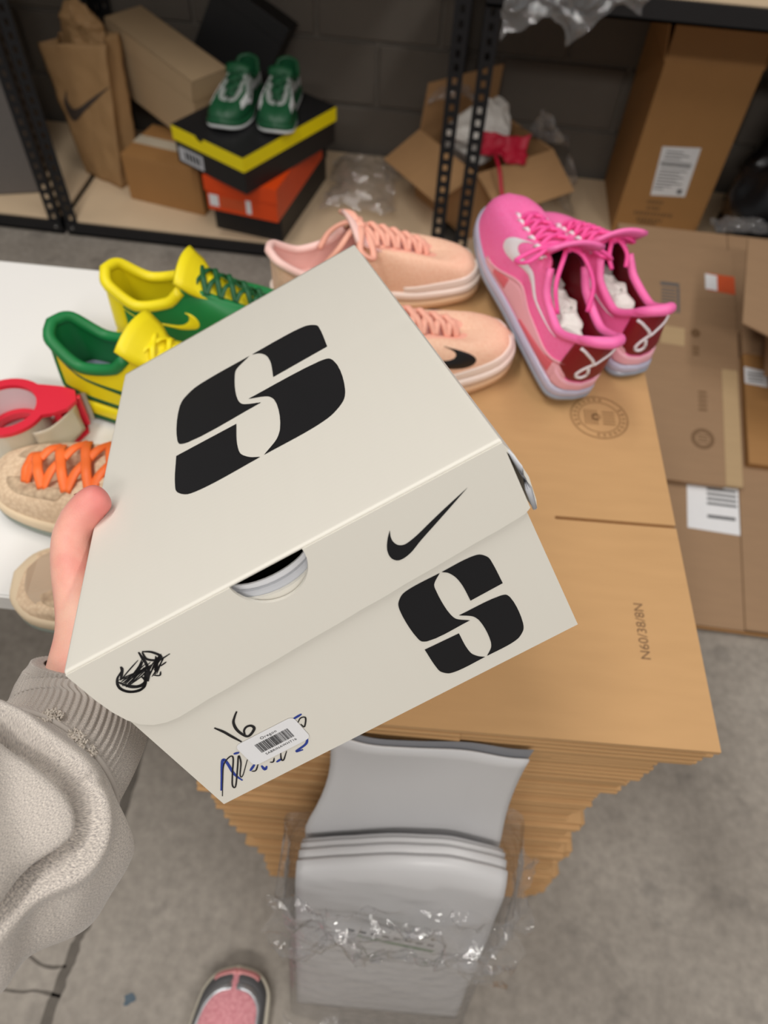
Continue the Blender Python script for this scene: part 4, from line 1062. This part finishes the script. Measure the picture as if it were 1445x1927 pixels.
# grey storage carton on the other rack
gc = empty('storage_box', (-1.335, 2.110, DZ), (0, 0, math.radians(17)), 'tall dark grey storage box behind the slotted posts', 'box')
box('body', (-.38, 0, 0), (0, .30, .50), 'grey_fabric', gc, .008)
box('lid', (-.386, -.006, .46), (.006, .306, .515), 'grey_fabric', gc, .006)

# ------------------------------------------------------------------ open carton with film and red cloth
oc = empty('open_carton', (.050, 2.118, DZ), (0, 0, math.radians(40)), 'open brown carton stuffed with clear film, tissue and red cloth', 'carton')
w_, h_, t_ = .295, .215, .004
bm = bmesh.new()
for lo, hi in (((-0, 0, 0), (w_, t_, h_)), ((0, w_-t_, 0), (w_, w_, h_)), ((0, t_, 0), (t_, w_-t_, h_)), ((w_-t_, t_, 0), (w_, w_-t_, h_)), ((t_, t_, 0), (w_-t_, w_-t_, t_))): bm_box(bm, lo, hi)
bm_obj('body', bm, 'kraft', oc)
def flap(nm, m, w, l, mat, parent, tp=.0):
    V = [(tp*0, 0, 0), (w, 0, 0), (w-tp, l, 0), (tp, l, 0)]; V += [(x, y, t_) for x, y, z in V]
    o = pydata(nm, [m @ Vector(v) for v in V], [(3,2,1,0),(4,5,6,7),(0,1,5,4),(1,2,6,5),(2,3,7,6),(3,0,4,7)], mat, parent); return o
R_ = lambda a, ax: Matrix.Rotation(math.radians(a), 4, ax)
flap('flap', Matrix.Translation((w_, 0, h_)) @ R_(180, 'Z') @ R_(-28, 'X'), w_, .145, 'kraft', oc, .006)      # front right side
flap('flap', Matrix.Translation((0, 0, h_)) @ R_(90, 'Z') @ R_(-24, 'X'), w_, .145, 'kraft', oc, .006)        # front left side
flap('flap', Matrix.Translation((0, w_, h_)) @ R_(0, 'Z') @ R_(96, 'X'), w_, .145, 'kraft', oc, .006)
flap('flap', Matrix.Translation((w_, w_, h_)) @ R_(-90, 'Z') @ R_(-68, 'X'), w_, .145, 'kraft', oc, .006)
q = crumple('tissue_wad', 'tissue', None, 34, 30, lambda u, v: Vector(((.050+.100*math.cos(2*PI*u)*math.sin(PI*(.04+.92*v)))*1.0, 2.335+.088*math.sin(2*PI*u)*math.sin(PI*(.04+.92*v)), .285-.085*math.cos(PI*v))), .03, 9, 6, smooth=False); tag(q, 'crumpled whitish tissue filling the open carton', 'tissue'); q.location = (0, -.010, 0)
q = crumple('red_cloth', 'red_cloth', None, 18, 14, lambda u, v: Vector((.055+.14*u, 2.225-.030*math.sin(PI*u)+.05*v, .285+.035*v-.05*(1-v)*abs(u-.4))), .009, 20, 8, thickness=.002); tag(q, 'crimson cloth bundle with drawcord peeking over the front of the open carton', 'cloth'); rc = q; rc.location = (-.004, -.017, .010)
q = tube('drawcord', crom([(.095, 2.20, .292), (.105, 2.165, .297), (.119, 2.125, .280), (.130, 2.098, .246), (.139, 2.078, .226)], 6), .006, 'red_cloth', rc, 8, .5)
q = crumple('plastic_film', 'film_heavy', None, 40, 36, lambda u, v: Vector((.20+.16*u-.03*v, 2.34+.06*math.sin(3*u)-.10*v*u, .33-.24*u**2+.05*math.cos(4*v))) + Vector((0, .14*(v-.5), 0)), .03, 10, 11); tag(q, 'clear crinkled film spilling out over the side of the open carton', 'plastic film')
for v_ in q.data.vertices:
    if v_.co.z < .262: v_.co.x = max(v_.co.x, .305 + .02*(v_.co.y-2.30)) + .022
    v_.co.z = max(v_.co.z, DZ+.006)
    if v_.co.x < .300: v_.co.z = max(v_.co.z, .276 + .004*noise.noise(v_.co*40))
q = crumple('plastic_film', 'film_heavy', None, 30, 24, lambda u, v: Vector((-.105+.13*u, 2.335+.10*(v-.5), .375+.03*math.sin(PI*u))), .022, 11, 13); tag(q, 'clear crinkled film resting on tissue in the open carton', 'plastic film')
# loose heap of film on the shelf board
q = crumple('plastic_film', 'film_heavy', None, 54, 44, lambda u, v: Vector((-.302+.105*(2*u-1), 2.32+.15*(2*v-1), DZ+.030+.060*max(0, 1-((2*u-1)**2+(2*v-1)**2)*.8))), .026, 11, 17); tag(q, 'loose heap of clear crinkled film on the shelf board', 'plastic film')
# film hanging over the upper shelf
q = crumple('plastic_film', 'film_heavy', None, 50, 40, lambda u, v: Vector((.055+.30*u, 1.942+.010*math.sin(PI*u)*(1-v)+.10*max(0, v-.75)/.25, .668+.155*min(v, .8)/.8+.055*abs(math.sin(PI*(u*1.6+.1)))*(1-v)+.05*u*(1-v)-.03*max(0, v-.8))), .016, 14, 21); tag(q, 'clear crinkled film draped over the edge of the upper shelf', 'plastic film')
q = crumple('plastic_film', 'film_heavy', None, 34, 24, lambda u, v: Vector((.05+.30*u, 2.075+.14*v, .815+.03*math.sin(PI*u)*math.sin(PI*v))), .010, 14, 23); tag(q, 'clear crinkled film lying on the upper shelf board', 'plastic film')

# ------------------------------------------------------------------ tall labelled carton
tl = empty('tall_carton', (.512, 2.254, DZ), (0, 0, math.radians(1)), 'tall brown carton with white shipping label and flaps pushed up', 'carton')
tw_, td_, th_ = .262, .315, .512
bm = bmesh.new()
for lo, hi in (((0, 0, 0), (tw_, t_, th_)), ((0, td_-t_, 0), (tw_, td_, th_)), ((0, t_, 0), (t_, td_-t_, th_)), ((tw_-t_, t_, 0), (tw_, td_-t_, th_)), ((t_, t_, 0), (tw_-t_, td_-t_, t_))): bm_box(bm, lo, hi)
bm_obj('body', bm, 'kraft_brown', tl)
flap('flap', Matrix.Translation((0, t_, th_)) @ R_(84, 'X'), tw_, .150, 'kraft_brown', tl, .002)
flap('flap', Matrix.Translation((0, td_, th_)) @ R_(-90, 'Z') @ R_(100, 'X'), td_, .150, 'kraft_brown', tl, .002)
flap('flap', Matrix.Translation((tw_, 0, th_)) @ R_(90, 'Z') @ R_(95, 'X'), td_, .150, 'kraft_brown', tl, .002)
lb = poly_prints('shipping_label', [[(.083, .135), (.187, .140), (.180, .292), (.069, .286)][0:4]], lambda x, z: (x, -.0006, z), 'white_paper', tl)
lb.data.transform(Matrix.Identity(4))
pr = []
for k, (z, wd) in enumerate(((.272, .05), (.262, .07), (.252, .05), (.216, .08), (.206, .06), (.196, .075), (.186, .06), (.176, .078), (.166, .05), (.156, .03))):
    pr.append([(.085, z), (.085+wd, z), (.085+wd, z+.003), (.085, z+.003)])
for k in range(20): pr.append([(.082+k*.0045, .228), (.0845+k*.0045, .228), (.0845+k*.0045, .244), (.082+k*.0045, .244)])
pr.append([(.158, .148), (.172, .148), (.172, .162), (.158, .162)])
poly_prints('label_text', pr, lambda x, z: (x, -.0010, z), 'charcoal', lb)
pr = []
for z, x0, x1 in ((.108, .080, .130), (.088, .086, .118), (.068, .052, .172), (.048, .066, .142), (.036, .074, .132)):
    x = x0; rr = random.Random(int(z*1000))
    while x < x1:
        w = rr.uniform(.004, .009); pr.append([(x, z), (x+w, z), (x+w, z+.011), (x, z+.011)]); x += w+.004
poly_prints('carton_print', pr, lambda x, z: (x, -.0006, z), 'kraft_print', tl)
# black plastic sacks
def sack(c, r, seed, label):
    q = crumple('black_sack', 'black_bag', None, 36, 30, lambda u, v: Vector((c[0]+r[0]*math.cos(2*PI*u)*math.sin(PI*(.02+.96*v)), c[1]+r[1]*math.sin(2*PI*u)*math.sin(PI*(.02+.96*v)), c[2]+r[2]-r[2]*math.cos(PI*v))), .03, 8, seed)
    for v in q.data.vertices:
        if v.co.z < c[2]: v.co.z = c[2]
    tag(q, label, 'bag')
sack((.985, 2.19, DZ), (.175, .15, .165), 31, 'glossy black plastic sack slumped beside the tall carton')
sack((1.08, 2.465, DZ), (.16, .085, .26), 33, 'full black plastic sack standing farther back in the rack')
q = crumple('plastic_film', 'film_heavy', None, 20, 14, lambda u, v: Vector((.70+.14*u, 1.90+.07*v, .300+.012*u)), .008, 25, 35); tag(q, 'scrap of clear film by the black sack and brown cartons', 'plastic film')

# ------------------------------------------------------------------ pile of used brown cartons leaning up to the rack
PIL = Matrix.Translation((0, .845, .008)) @ Matrix.Rotation(math.radians(15), 4, 'X')
GP = 'used brown cartons lying in a slanting pile'
def sheet(name, lo, hi, mat, parent, bevel=.0015): return box(name, lo, hi, mat, parent, bevel)
s1 = empty('flattened_carton', mat=PIL, label='big used brown carton, flat at the bottom of the slanting pile, shipping label', cat='carton', group=GP)
sheet('panel', (.44, 0, 0), (.728, 1.08, .018), 'kraft_dull', s1); sheet('panel', (.7295, .003, 0), (1.16, 1.08, .018), 'kraft_dull', s1)
sheet('fold_edge', (.44, -.004, .001), (1.16, .0, .012), 'kraft_brown', s1)
lb = poly_prints('shipping_label', [[(.610, .222), (.727, .218), (.727, .378), (.610, .378)]], lambda x, y: (x, y, .0186), 'white_paper', s1)
pr = [[(.655, .285+k*.012), (.722, .285+k*.012), (.722, .291+k*.012), (.655, .291+k*.012)] for k in range(5)] + [[(.655, .252), (.718, .252), (.718, .260), (.655, .260)], [(.64, .33), (.665, .33), (.665, .345), (.64, .345)]]
poly_prints('label_text', pr, lambda x, y: (x, y, .0190), 'charcoal', lb)
s2 = empty('flattened_carton', mat=PIL @ Matrix.Translation((0, .325, .0185)), label='used brown carton with orange sticker and light glue strip, on top of the slanting pile', cat='carton', group=GP)
sheet('panel', (.445, .318, 0), (.735, .690, .014), 'kraft_dull', s2); sheet('panel', (.500, 0, .006), (.690, .316, .022), 'kraft_dull', s2); sheet('glue_strip', (.6905, .004, .006), (.730, .316, .020), 'kraft_pale', s2)
zz = .0146
poly_prints('patch_print', [[(.545, .375), (.604, .372), (.606, .425), (.549, .428)]], lambda x, y: (x, y, zz), 'kraft_pale', s2)
pr = [[(.548, .47+k*.010), (.585, .47+k*.010), (.585, .4745+k*.010), (.548, .4745+k*.010)] for k in range(8)] + [[(.588, .47), (.594, .47), (.594, .55), (.588, .55)], [(.546, .552), (.594, .552), (.594, .562), (.546, .562)]]
poly_prints('carton_print', pr, lambda x, y: (x, y, zz), 'charcoal', s2)
poly_prints('stamp_print', ring(.632, .415, .004, .012, 16) + ring(.632, .415, 0.0005, .003, 8), lambda x, y: (x, y, zz), 'kraft_print', s2)
poly_prints('code_print', [[(.624, .35+k*.01), (.640, .35+k*.01), (.640, .355+k*.01), (.624, .355+k*.01)] for k in range(3)], lambda x, y: (x, y, zz), 'kraft_print', s2)
poly_prints('stamp_print', ring(.640, .115, .018, .027, 24) + [[(.628, .106+k*.008), (.652, .106+k*.008), (.652, .109+k*.008), (.628, .109+k*.008)] for k in range(3)], lambda x, y: (x, y, .0226), 'kraft_print', s2)
poly_prints('code_print', [[(.632, .19+k*.012), (.652, .19+k*.012), (.652, .196+k*.012), (.632, .196+k*.012)] for k in range(5)], lambda x, y: (x, y, .0226), 'kraft_print', s2)
lb = poly_prints('white_sticker', [[(.660, .555), (.690, .552), (.690, .600), (.660, .603)]], lambda x, y: (x, y, zz+.0004), 'white_paper', s2)
poly_prints('orange_sticker', [[(.664, .552), (.735, .546), (.735, .603), (.664, .605)]], lambda x, y: (x, y, zz), 'orange_label', s2)
s3 = empty('flattened_carton', mat=PIL @ Matrix.Translation((0, .392, .0185)), label='darker brown carton with small white label, lying on the right of the pile', cat='carton', group=GP)
sheet('panel', (.745, 0, 0), (1.13, .30, .020), 'kraft_brown', s3); sheet('panel', (.742, .298, .001), (1.13, .37, .026), 'kraft_dull', s3)
lb = poly_prints('white_label', [[(.745, .215), (.800, .210), (.800, .255), (.745, .262)]], lambda x, y: (x, y, .0206), 'white_paper', s3)
poly_prints('label_text', [[(.752, .222+k*.01), (.79, .222+k*.01), (.79, .226+k*.01), (.752, .226+k*.01)] for k in range(3)], lambda x, y: (x, y, .0210), 'charcoal', lb)
# open carton whose flap hangs over the pile
s4 = empty('open_carton', mat=frame(.768, 1.405, .245, rx=math.radians(14), rz=math.radians(-6)), label='open brown carton with raised flap lying against the rack, by black sacks', cat='carton', group=None)
bm = bmesh.new()
for lo, hi in (((0, 0, 0), (.34, t_, .11)), ((0, .29, 0), (.34, .29+t_, .11)), ((0, t_, 0), (t_, .29, .11)), ((.336, t_, 0), (.34, .29, .11)), ((t_, t_, 0), (.336, .29, t_))): bm_box(bm, lo, hi)
bm_obj('body', bm, 'kraft_dull', s4)
flap('flap', Matrix.Translation((0, .005, .11)) @ R_(90, 'Z') @ R_(12, 'X'), .285, .11, 'kraft_dull', s4, .02)
flap('flap', Matrix.Translation((.34, 0, .11)) @ R_(180, 'Z') @ R_(-20, 'X'), .34, .12, 'kraft_dull', s4, .02)
# carton that carries the back of the pile
s5 = empty('carton', (.50, 1.42, 0), (0, 0, 0), 'closed brown carton on the floor carrying the slanting pile', 'carton')
simple_carton('c', (0, 0, 0), (.60, .40, .148), 'kraft_dull', s5)

# ================================================================== GREY MAILER BAGS standing against the stack
MM = Matrix.Translation((.038, .070, .002)) @ Matrix.Rotation(math.radians(3), 4, 'Z') @ Matrix.Rotation(math.radians(-9), 4, 'X')
GM = 'grey mailer bags in the torn clear wrapper'
def mailer(k, label, w, h, y0, thick, fold, tall=False):
    r = empty('mailer_bag', mat=MM, label=label, cat='mailer bag', group=GM)
    NU, NV = 26, 34; V = []
    for j in range(NV+1):
        v = j/NV
        for i in range(NU+1):
            u = i/NU*2-1
            x = u*w/2; z = v*h; y = y0
            if tall:
                f = max(0, (z-.56)/.19)
                x *= 1-.12*v; y += .008*math.sin(f*3.0) + .006*f*f - .012*f*(1-u*u) + .005*f*math.sin(3*u+1)
                x *= 1 - .10*math.sin(PI*min(1, f))*(1 if u < 0 else .25) - .10*f
                x += .012*f
                z += .010*f*u*-1
            else:
                # sheets lie parallel; the upper edges roll back round one common centre, each a little farther than the one before it
                zc = .545; R_k = .060-.0075*k; th = math.radians((40, 48, 54, 56, 51, 34)[k]); Lk = zc + R_k*th
                q_ = v*Lk
                if q_ <= zc: z = q_
                else: p_ = (q_-zc)/R_k; y = y0 + R_k*(1-math.cos(p_)); z = zc + R_k*math.sin(p_)
                y -= .010*math.sin(PI*min(1, z/zc))*(1-u*u)
                z += (.012*math.sin(2.2*u+.5) - .014*u*u)*(z/zc)**4
                x *= 1 - .12*z/.61
            n_ = noise.noise(Vector((x*9, z*9, 1.)))*.004 + noise.noise(Vector((x*30, z*7, 1)))*.0010
            V.append((x, y+n_*min(1, v*4), max(z, 0)))
    F = [(j*(NU+1)+i, j*(NU+1)+i+1, (j+1)*(NU+1)+i+1, (j+1)*(NU+1)+i) for j in range(NV) for i in range(NU)]
    o = pydata('bag_sheet', V, F, 'mailer', r, True); md = o.modifiers.new('t', 'SOLIDIFY'); md.thickness = thick; md.offset = 0
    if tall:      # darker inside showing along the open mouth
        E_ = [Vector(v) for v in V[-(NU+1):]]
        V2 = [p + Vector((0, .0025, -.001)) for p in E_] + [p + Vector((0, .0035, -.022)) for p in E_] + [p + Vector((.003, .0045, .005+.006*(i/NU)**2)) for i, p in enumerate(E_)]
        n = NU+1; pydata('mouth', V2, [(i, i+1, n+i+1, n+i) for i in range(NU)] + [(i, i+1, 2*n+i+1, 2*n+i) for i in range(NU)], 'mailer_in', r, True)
    return r
mailer(9, 'grey plastic mailer bag drawn up out of the bundle, mouth open', .238, .752, .0535, .002, .06, True)
mailer(0, 'grey plastic mailer bag lying foremost in the wrapped bundle', .252, .600, .0045, .0050, .07)
for k in range(1, 6):
    mailer(k, 'grey plastic mailer bag packed %s behind the foremost one, only rounded rim showing' % ('first', 'second', 'third', 'fourth', 'fifth')[k-1], .252-.002*k, .604+.006*k, .0045+.0075*k, .0050, .07)
# torn clear wrapper round the bundle
wr = empty('plastic_wrapper', mat=MM, label='torn clear plastic wrapper round the grey mailer bundle', cat='plastic film')
def wrap(u, v):
    # u round the bundle, v up
    a = 2*PI*u; ex = .137; ey = .041
    c, s_ = math.cos(a), math.sin(a)
    x = ex*math.copysign(abs(c)**.45, c); y = .0215 + ey*math.copysign(abs(s_)**.42, s_)
    tear = .085*math.sin(a*1.0-.6) + .02*math.sin(5*a)
    z = v*(.565 + (-.045 if s_ < 0 else .03)*1 + .03*math.sin(2*a+.4)); x *= 1-.115*v
    g = max(0, v-.72)/.28
    y += (-.014*g if s_ < 0 else .006*g); x *= 1+.05*g
    return Vector((x, y - .004*(s_ < 0), z))
NU, NV = 110, 70; V = []
for j in range(NV+1):
    for i in range(NU):
        p = wrap(i/NU, j/NV); g = max(0, j/NV-.6)/.4; am = .0012 + .011*g**1.3 + .004*max(0, .06-j/NV)/.06
        if p.y > .03: am *= .25
        n_ = noise.noise_vector(p*26)+noise.noise_vector(p*60)*.6
        V.append(p + Vector((n_.x, n_.y*1.1-.35*abs(n_.z), n_.z))*am)
for i_, v in enumerate(V):
    if v.z < 0.001: v.z = .001
F = [(j*NU+i, j*NU+(i+1) % NU, (j+1)*NU+(i+1) % NU, (j+1)*NU+i) for j in range(NV) for i in range(NU)]
pydata('wrapper_film', V, F, 'film', wr, True)
crumple('torn_lip', 'film', wr, 60, 18, lambda u, v: Vector((-.125+.250*u, -.030-.018*math.sin(PI*v)-.006*v, .565-.095*v-.07*u*v+.02*math.sin(PI*u))), .017, 24, 41)
crumple('torn_lip', 'film', wr, 16, 24, lambda u, v: Vector((.128+.030*u, .0+.05*v, .47+.10*v-.05*u)), .010, 26, 43)
crumple('torn_hem', 'film', wr, 60, 10, lambda u, v: Vector((-.150+.300*u, -.022-.014*v, .022-.016*v+.012*math.sin(9*u)**2)), .010, 26, 47)
gp = [(-.040, .470), (.050, .438), (.046, .428), (-.041, .460)]
poly_prints('green_print', [gp], lambda x, z: (x, -.0262, z), 'green_print', wr)
poly_prints('warning_print', [[(-.052+.013*k, .488-.004*k), (-.044+.013*k, .486-.004*k), (-.044+.013*k, .478-.004*k), (-.052+.013*k, .480-.004*k)] for k in range(8)], lambda x, z: (x, -.0262, z), 'charcoal', wr)

# ================================================================== PERSON: left hand and forearm holding the box
person = empty('person', (0, 0, 0), label='person in grey heather sweatshirt, bare left hand gripping the shoe box', cat='person')
W = lambda x, y, z: BOXM @ Vector((x, y, z))
J = {}
joints = [('elbow', (-.165, -.085, -.004), .042, None), ('fore2', (-.105, -.042, -.037), .037, 'elbow'), ('fore1', (-.064, .020, -.064), .030, 'fore2'), ('wrist', (-.038, .070, -.060), .0235, 'fore1'),
          ('palm0', (-.034, .090, -.068), .024, 'wrist'), ('palm1', (-.024, .120, -.086), .0215, 'palm0'),
          ('cmc', (-.028, .088, -.038), .0200, 'wrist'), ('mcp', (-.0210, .112, -.013), .0160, 'cmc'), ('ip', (-.0165, .1360, .0030), .0138, 'mcp'), ('tb', (.0040, .1415, .0122), .0128, 'ip'), ('tt', (.0185, .1455, .0112), .0108, 'tb')]
for nm, y, z, in (('i', .152, -.082), ('m', .148, -.098), ('r', .137, -.113), ('p', .121, -.126)):
    f = {'i': 1., 'm': 1.08, 'r': 1., 'p': .82}[nm]; r = {'i': .0092, 'm': .0094, 'r': .009, 'p': .008}[nm]
    joints += [(nm+'1', (-.0175, y, z), r*1.18, 'palm1'), (nm+'2', (-.0125, y+.022*f, -.1375-.004*f), r, nm+'1'), (nm+'3', (.010*f, y+.028*f, -BH-.0118), r*.92, nm+'2'), (nm+'4', (.030*f, y+.030*f, -BH-.0102), r*.8, nm+'3')]
idx = {}; vs = []; es = []; rad = []
for nm, p, r, par in joints:
    idx[nm] = len(vs); vs.append(W(*p)); rad.append(r)
    if par: es.append((idx[par], idx[nm]))
me = bpy.data.meshes.new('hand_and_forearm'); me.from_pydata([tuple(v) for v in vs], es, [])
hand = bpy.data.objects.new('hand_and_forearm', me); col.objects.link(hand)
sk = hand.modifiers.new('skin', 'SKIN'); sk.use_smooth_shade = True; sk.branch_smoothing = .3
sd = hand.modifiers.new('sub', 'SUBSURF'); sd.levels = 3; sd.render_levels = 3
for i, v in enumerate(me.skin_vertices[0].data):
    v.radius = (rad[i], rad[i]); v.use_root = (i == idx['wrist'])
bpy.context.view_layer.update()
dg = bpy.context.evaluated_depsgraph_get()
me2 = bpy.data.meshes.new_from_object(hand.evaluated_get(dg)); me2.name = 'hand_and_forearm'
bpy.data.objects.remove(hand)
# creases over the thumb joint
cr0 = W(-.0150, .1390, .0030)
for v in me2.vertices:
    d = (v.co - cr0).length
    if d < .022: v.co += Vector((noise.noise(v.co*260), noise.noise(v.co*240), noise.noise(v.co*250)))*.0004
hand = link('hand_and_forearm', me2, 'skin', person, True)
# thumb nail: faces away from the box edge
nl = []
ctr = Vector((.0020, .1545, .0135))
Vn = []; 
for j in range(9):
    for i in range(9):
        a = (i/8*2-1); b = j/8*2-1
        Vn.append(W(ctr.x + .0060*b*math.sqrt(max(0, 1-.35*a*a)), ctr.y - .0030*a*a - .0012*b*b, ctr.z + .0048*a - .001*b))
pydata('thumb_nail', Vn, [(j*9+i, j*9+i+1, (j+1)*9+i+1, (j+1)*9+i) for j in range(8) for i in range(8)], 'nail', person, True)

# sweatshirt sleeve: tube along the forearm with a ribbed cuff and deep slanting folds
axis_l = [(-.1753, -.0894, .0036), (-.1421, -.0768, -.0092), (-.1183, -.0567, -.0276), (-.0912, -.0248, -.0470), (-.0686, .0092, -.0625), (-.0572, .0412, -.0707), (-.0492, .0623, -.0677), (-.0420, .0716, -.0620), (-.0370, .0763, -.0570)]
AX = crom([W(*p) for p in axis_l], 30); NA = len(AX); NT = 420
rad_k = [(0, .072), (.25, .068), (.40, .0615), (.455, .0600), (.485, .0570), (.505, .0500), (.52, .0455), (.55, .0445), (.8, .0415), (1, .0365)]
CREASE = np.array([(p.x*.2475, p.y*.057) for p in crom([(.455, -1.3, 0), (.452, -.9, 0), (.450, -.44, 0), (.452, -.1, 0), (.452, .15, 0), (.447, .35, 0), (.430, .48, 0), (.405, .52, 0), (.37, .53, 0), (.33, .55, 0), (.27, .6, 0)], 10)])
FOLD2 = np.array([(p.x*.2475, p.y*.057) for p in crom([(.41, -1.3, 0), (.405, -.9, 0), (.40, -.6, 0), (.402, -.4, 0)], 8)])
FOLD3 = np.array([(p.x*.2475, p.y*.057) for p in crom([(.47, .25, 0), (.485, .42, 0), (.50, .5, 0)], 8)])
def pdist(poly, x, y):
    d = np.hypot(poly[:, 0]-x, poly[:, 1]-y); k = int(d.argmin()); q = poly[min(k+1, len(poly)-1)]-poly[max(k-1, 0)]
    side = q[0]*(y-poly[k, 1]) - q[1]*(x-poly[k, 0]); return float(d[k]), 1 if side > 0 else -1, k/(len(poly)-1)
camv = Vector((0, 0, 1.42))
V = []
for j in range(NA):
    s = j/(NA-1); tg_ = (AX[min(j+1, NA-1)] - AX[max(j-1, 0)]).normalized()
    toc = (camv - AX[j]); toc = (toc - tg_*toc.dot(tg_)).normalized()      # section's zero angle: upwards
    sd_ = tg_.cross(toc)
    R0 = herm(rad_k, s)
    for i in range(NT):
        a = 2*PI*i/NT - PI
        r = R0
        if s < .515:
            g = min(1, (.515-s)/.03); x, y = s*.2475, a*.057
            if -2 < a < 1.6:
                d, sg, k = pdist(CREASE, x, y); e = min(1, 6*k)*min(1, 5*(1-k))
                r -= g*e*.020*math.exp(-(d/.0030)**2)
                r += g*e*(.0060*math.exp(-((d-.007)/.005)**2) if sg < 0 else .0012*math.exp(-((d-.010)/.007)**2))
                d, sg, k = pdist(FOLD2, x, y); e = math.sin(PI*k)
                r += e*(-.004*math.exp(-(d/.003)**2) + .003*math.exp(-((d-.007)/.004)**2))
                d, sg, k = pdist(FOLD3, x, y); r += g*(-.0022*math.exp(-(d/.0018)**2))
            r += .0035*noise.noise(Vector((math.cos(a)*2.4, math.sin(a)*2.4, s*9)))*g
            r += .0022*g*math.sin(s*60+2.2*math.sin(a*1.3)+3*noise.noise(Vector((a, s*6, 2))))
            r += .015*g*math.exp(-((s-.445)/.075)**2)*max(0, math.cos(a-1.25))    # slack cloth on the outer side
        else:
            e = min(1, (s-.515)/.03)
            r += .0007*math.cos(a*70)*e                                          # ribs of the cuff
            r += .0015*math.sin(2*a+1)*e
        V.append(AX[j] + (toc*math.cos(a) + sd_*math.sin(a))*r)
# turn the cuff in
last_ring = V[-NT:]; ctr = AX[-1]
for k in (.9, .8): V += [ctr + (p-ctr)*k - (AX[-1]-AX[-2])*(1.0 if k < .85 else .2) for p in last_ring]
NJ = NA+2
F = [(j*NT+i, j*NT+(i+1) % NT, (j+1)*NT+(i+1) % NT, (j+1)*NT+i) for j in range(NJ-1) for i in range(NT)]
me = bpy.data.meshes.new('sleeve'); me.from_pydata([tuple(v) for v in V], [], F)
uvl = me.uv_layers.new(name='uv')
for p in me.polygons:
    for li, vi in zip(p.loop_indices, p.vertices):
        j, i = divmod(vi, NT)
        uu = i/NT
        if uu == 0 and any((w % NT) > NT*.6 for w in p.vertices): uu = 1.0
        uvl.data[li].uv = (uu, j/(NJ-1))
sleeve = link('sweatshirt_sleeve', me, 'heather', person, True)
# seam above the cuff with frayed tufts
jc = int(.518*(NA-1))
def on_sleeve(jj, a): 
    i = int(round((a+PI)/(2*PI)*NT)) % NT; return Vector(V[jj*NT+i])
bm = bmesh.new()
pts = [on_sleeve(jc, a) + (on_sleeve(jc, a)-AX[jc]).normalized()*.0012 for a in np.linspace(-PI, PI, 90)]
bm_tube(bm, pts, .0016, 6); bm_obj('cuff_seam', bm, 'heather', sleeve, smooth=True)
def tuft(p, nrm, size, seed):
    bm = bmesh.new(); rnd = random.Random(seed); tg_ = nrm.orthogonal().normalized(); bt = nrm.cross(tg_)
    for k in range(46):
        a = rnd.uniform(0, 2*PI); d = rnd.uniform(0, 1)**.6*size
        b = p + (tg_*math.cos(a)+bt*math.sin(a))*d
        e = b + nrm*rnd.uniform(.0010, .0030) + (tg_*rnd.uniform(-1, 1)+bt*rnd.uniform(-1, 1))*.0022
        m_ = (b+e)/2 + nrm*rnd.uniform(.0005, .0022)
        bm_tube(bm, [b-nrm*.0006, m_, e], [.0008, .0007, .0003], 5)
    bm_obj('frayed_tuft', bm, 'tuft', sleeve, smooth=True)
for a, js, sz, sd2 in ((-.42, jc, .0042, 1), (-.34, jc+2, .0036, 5), (-.02, jc, .0040, 2), (.06, jc-1, .0028, 6), (.22, jc, .0024, 3), (-1.25, jc, .0036, 4)):
    p = on_sleeve(js, a); tuft(p, (p-AX[js]).normalized(), sz, sd2)
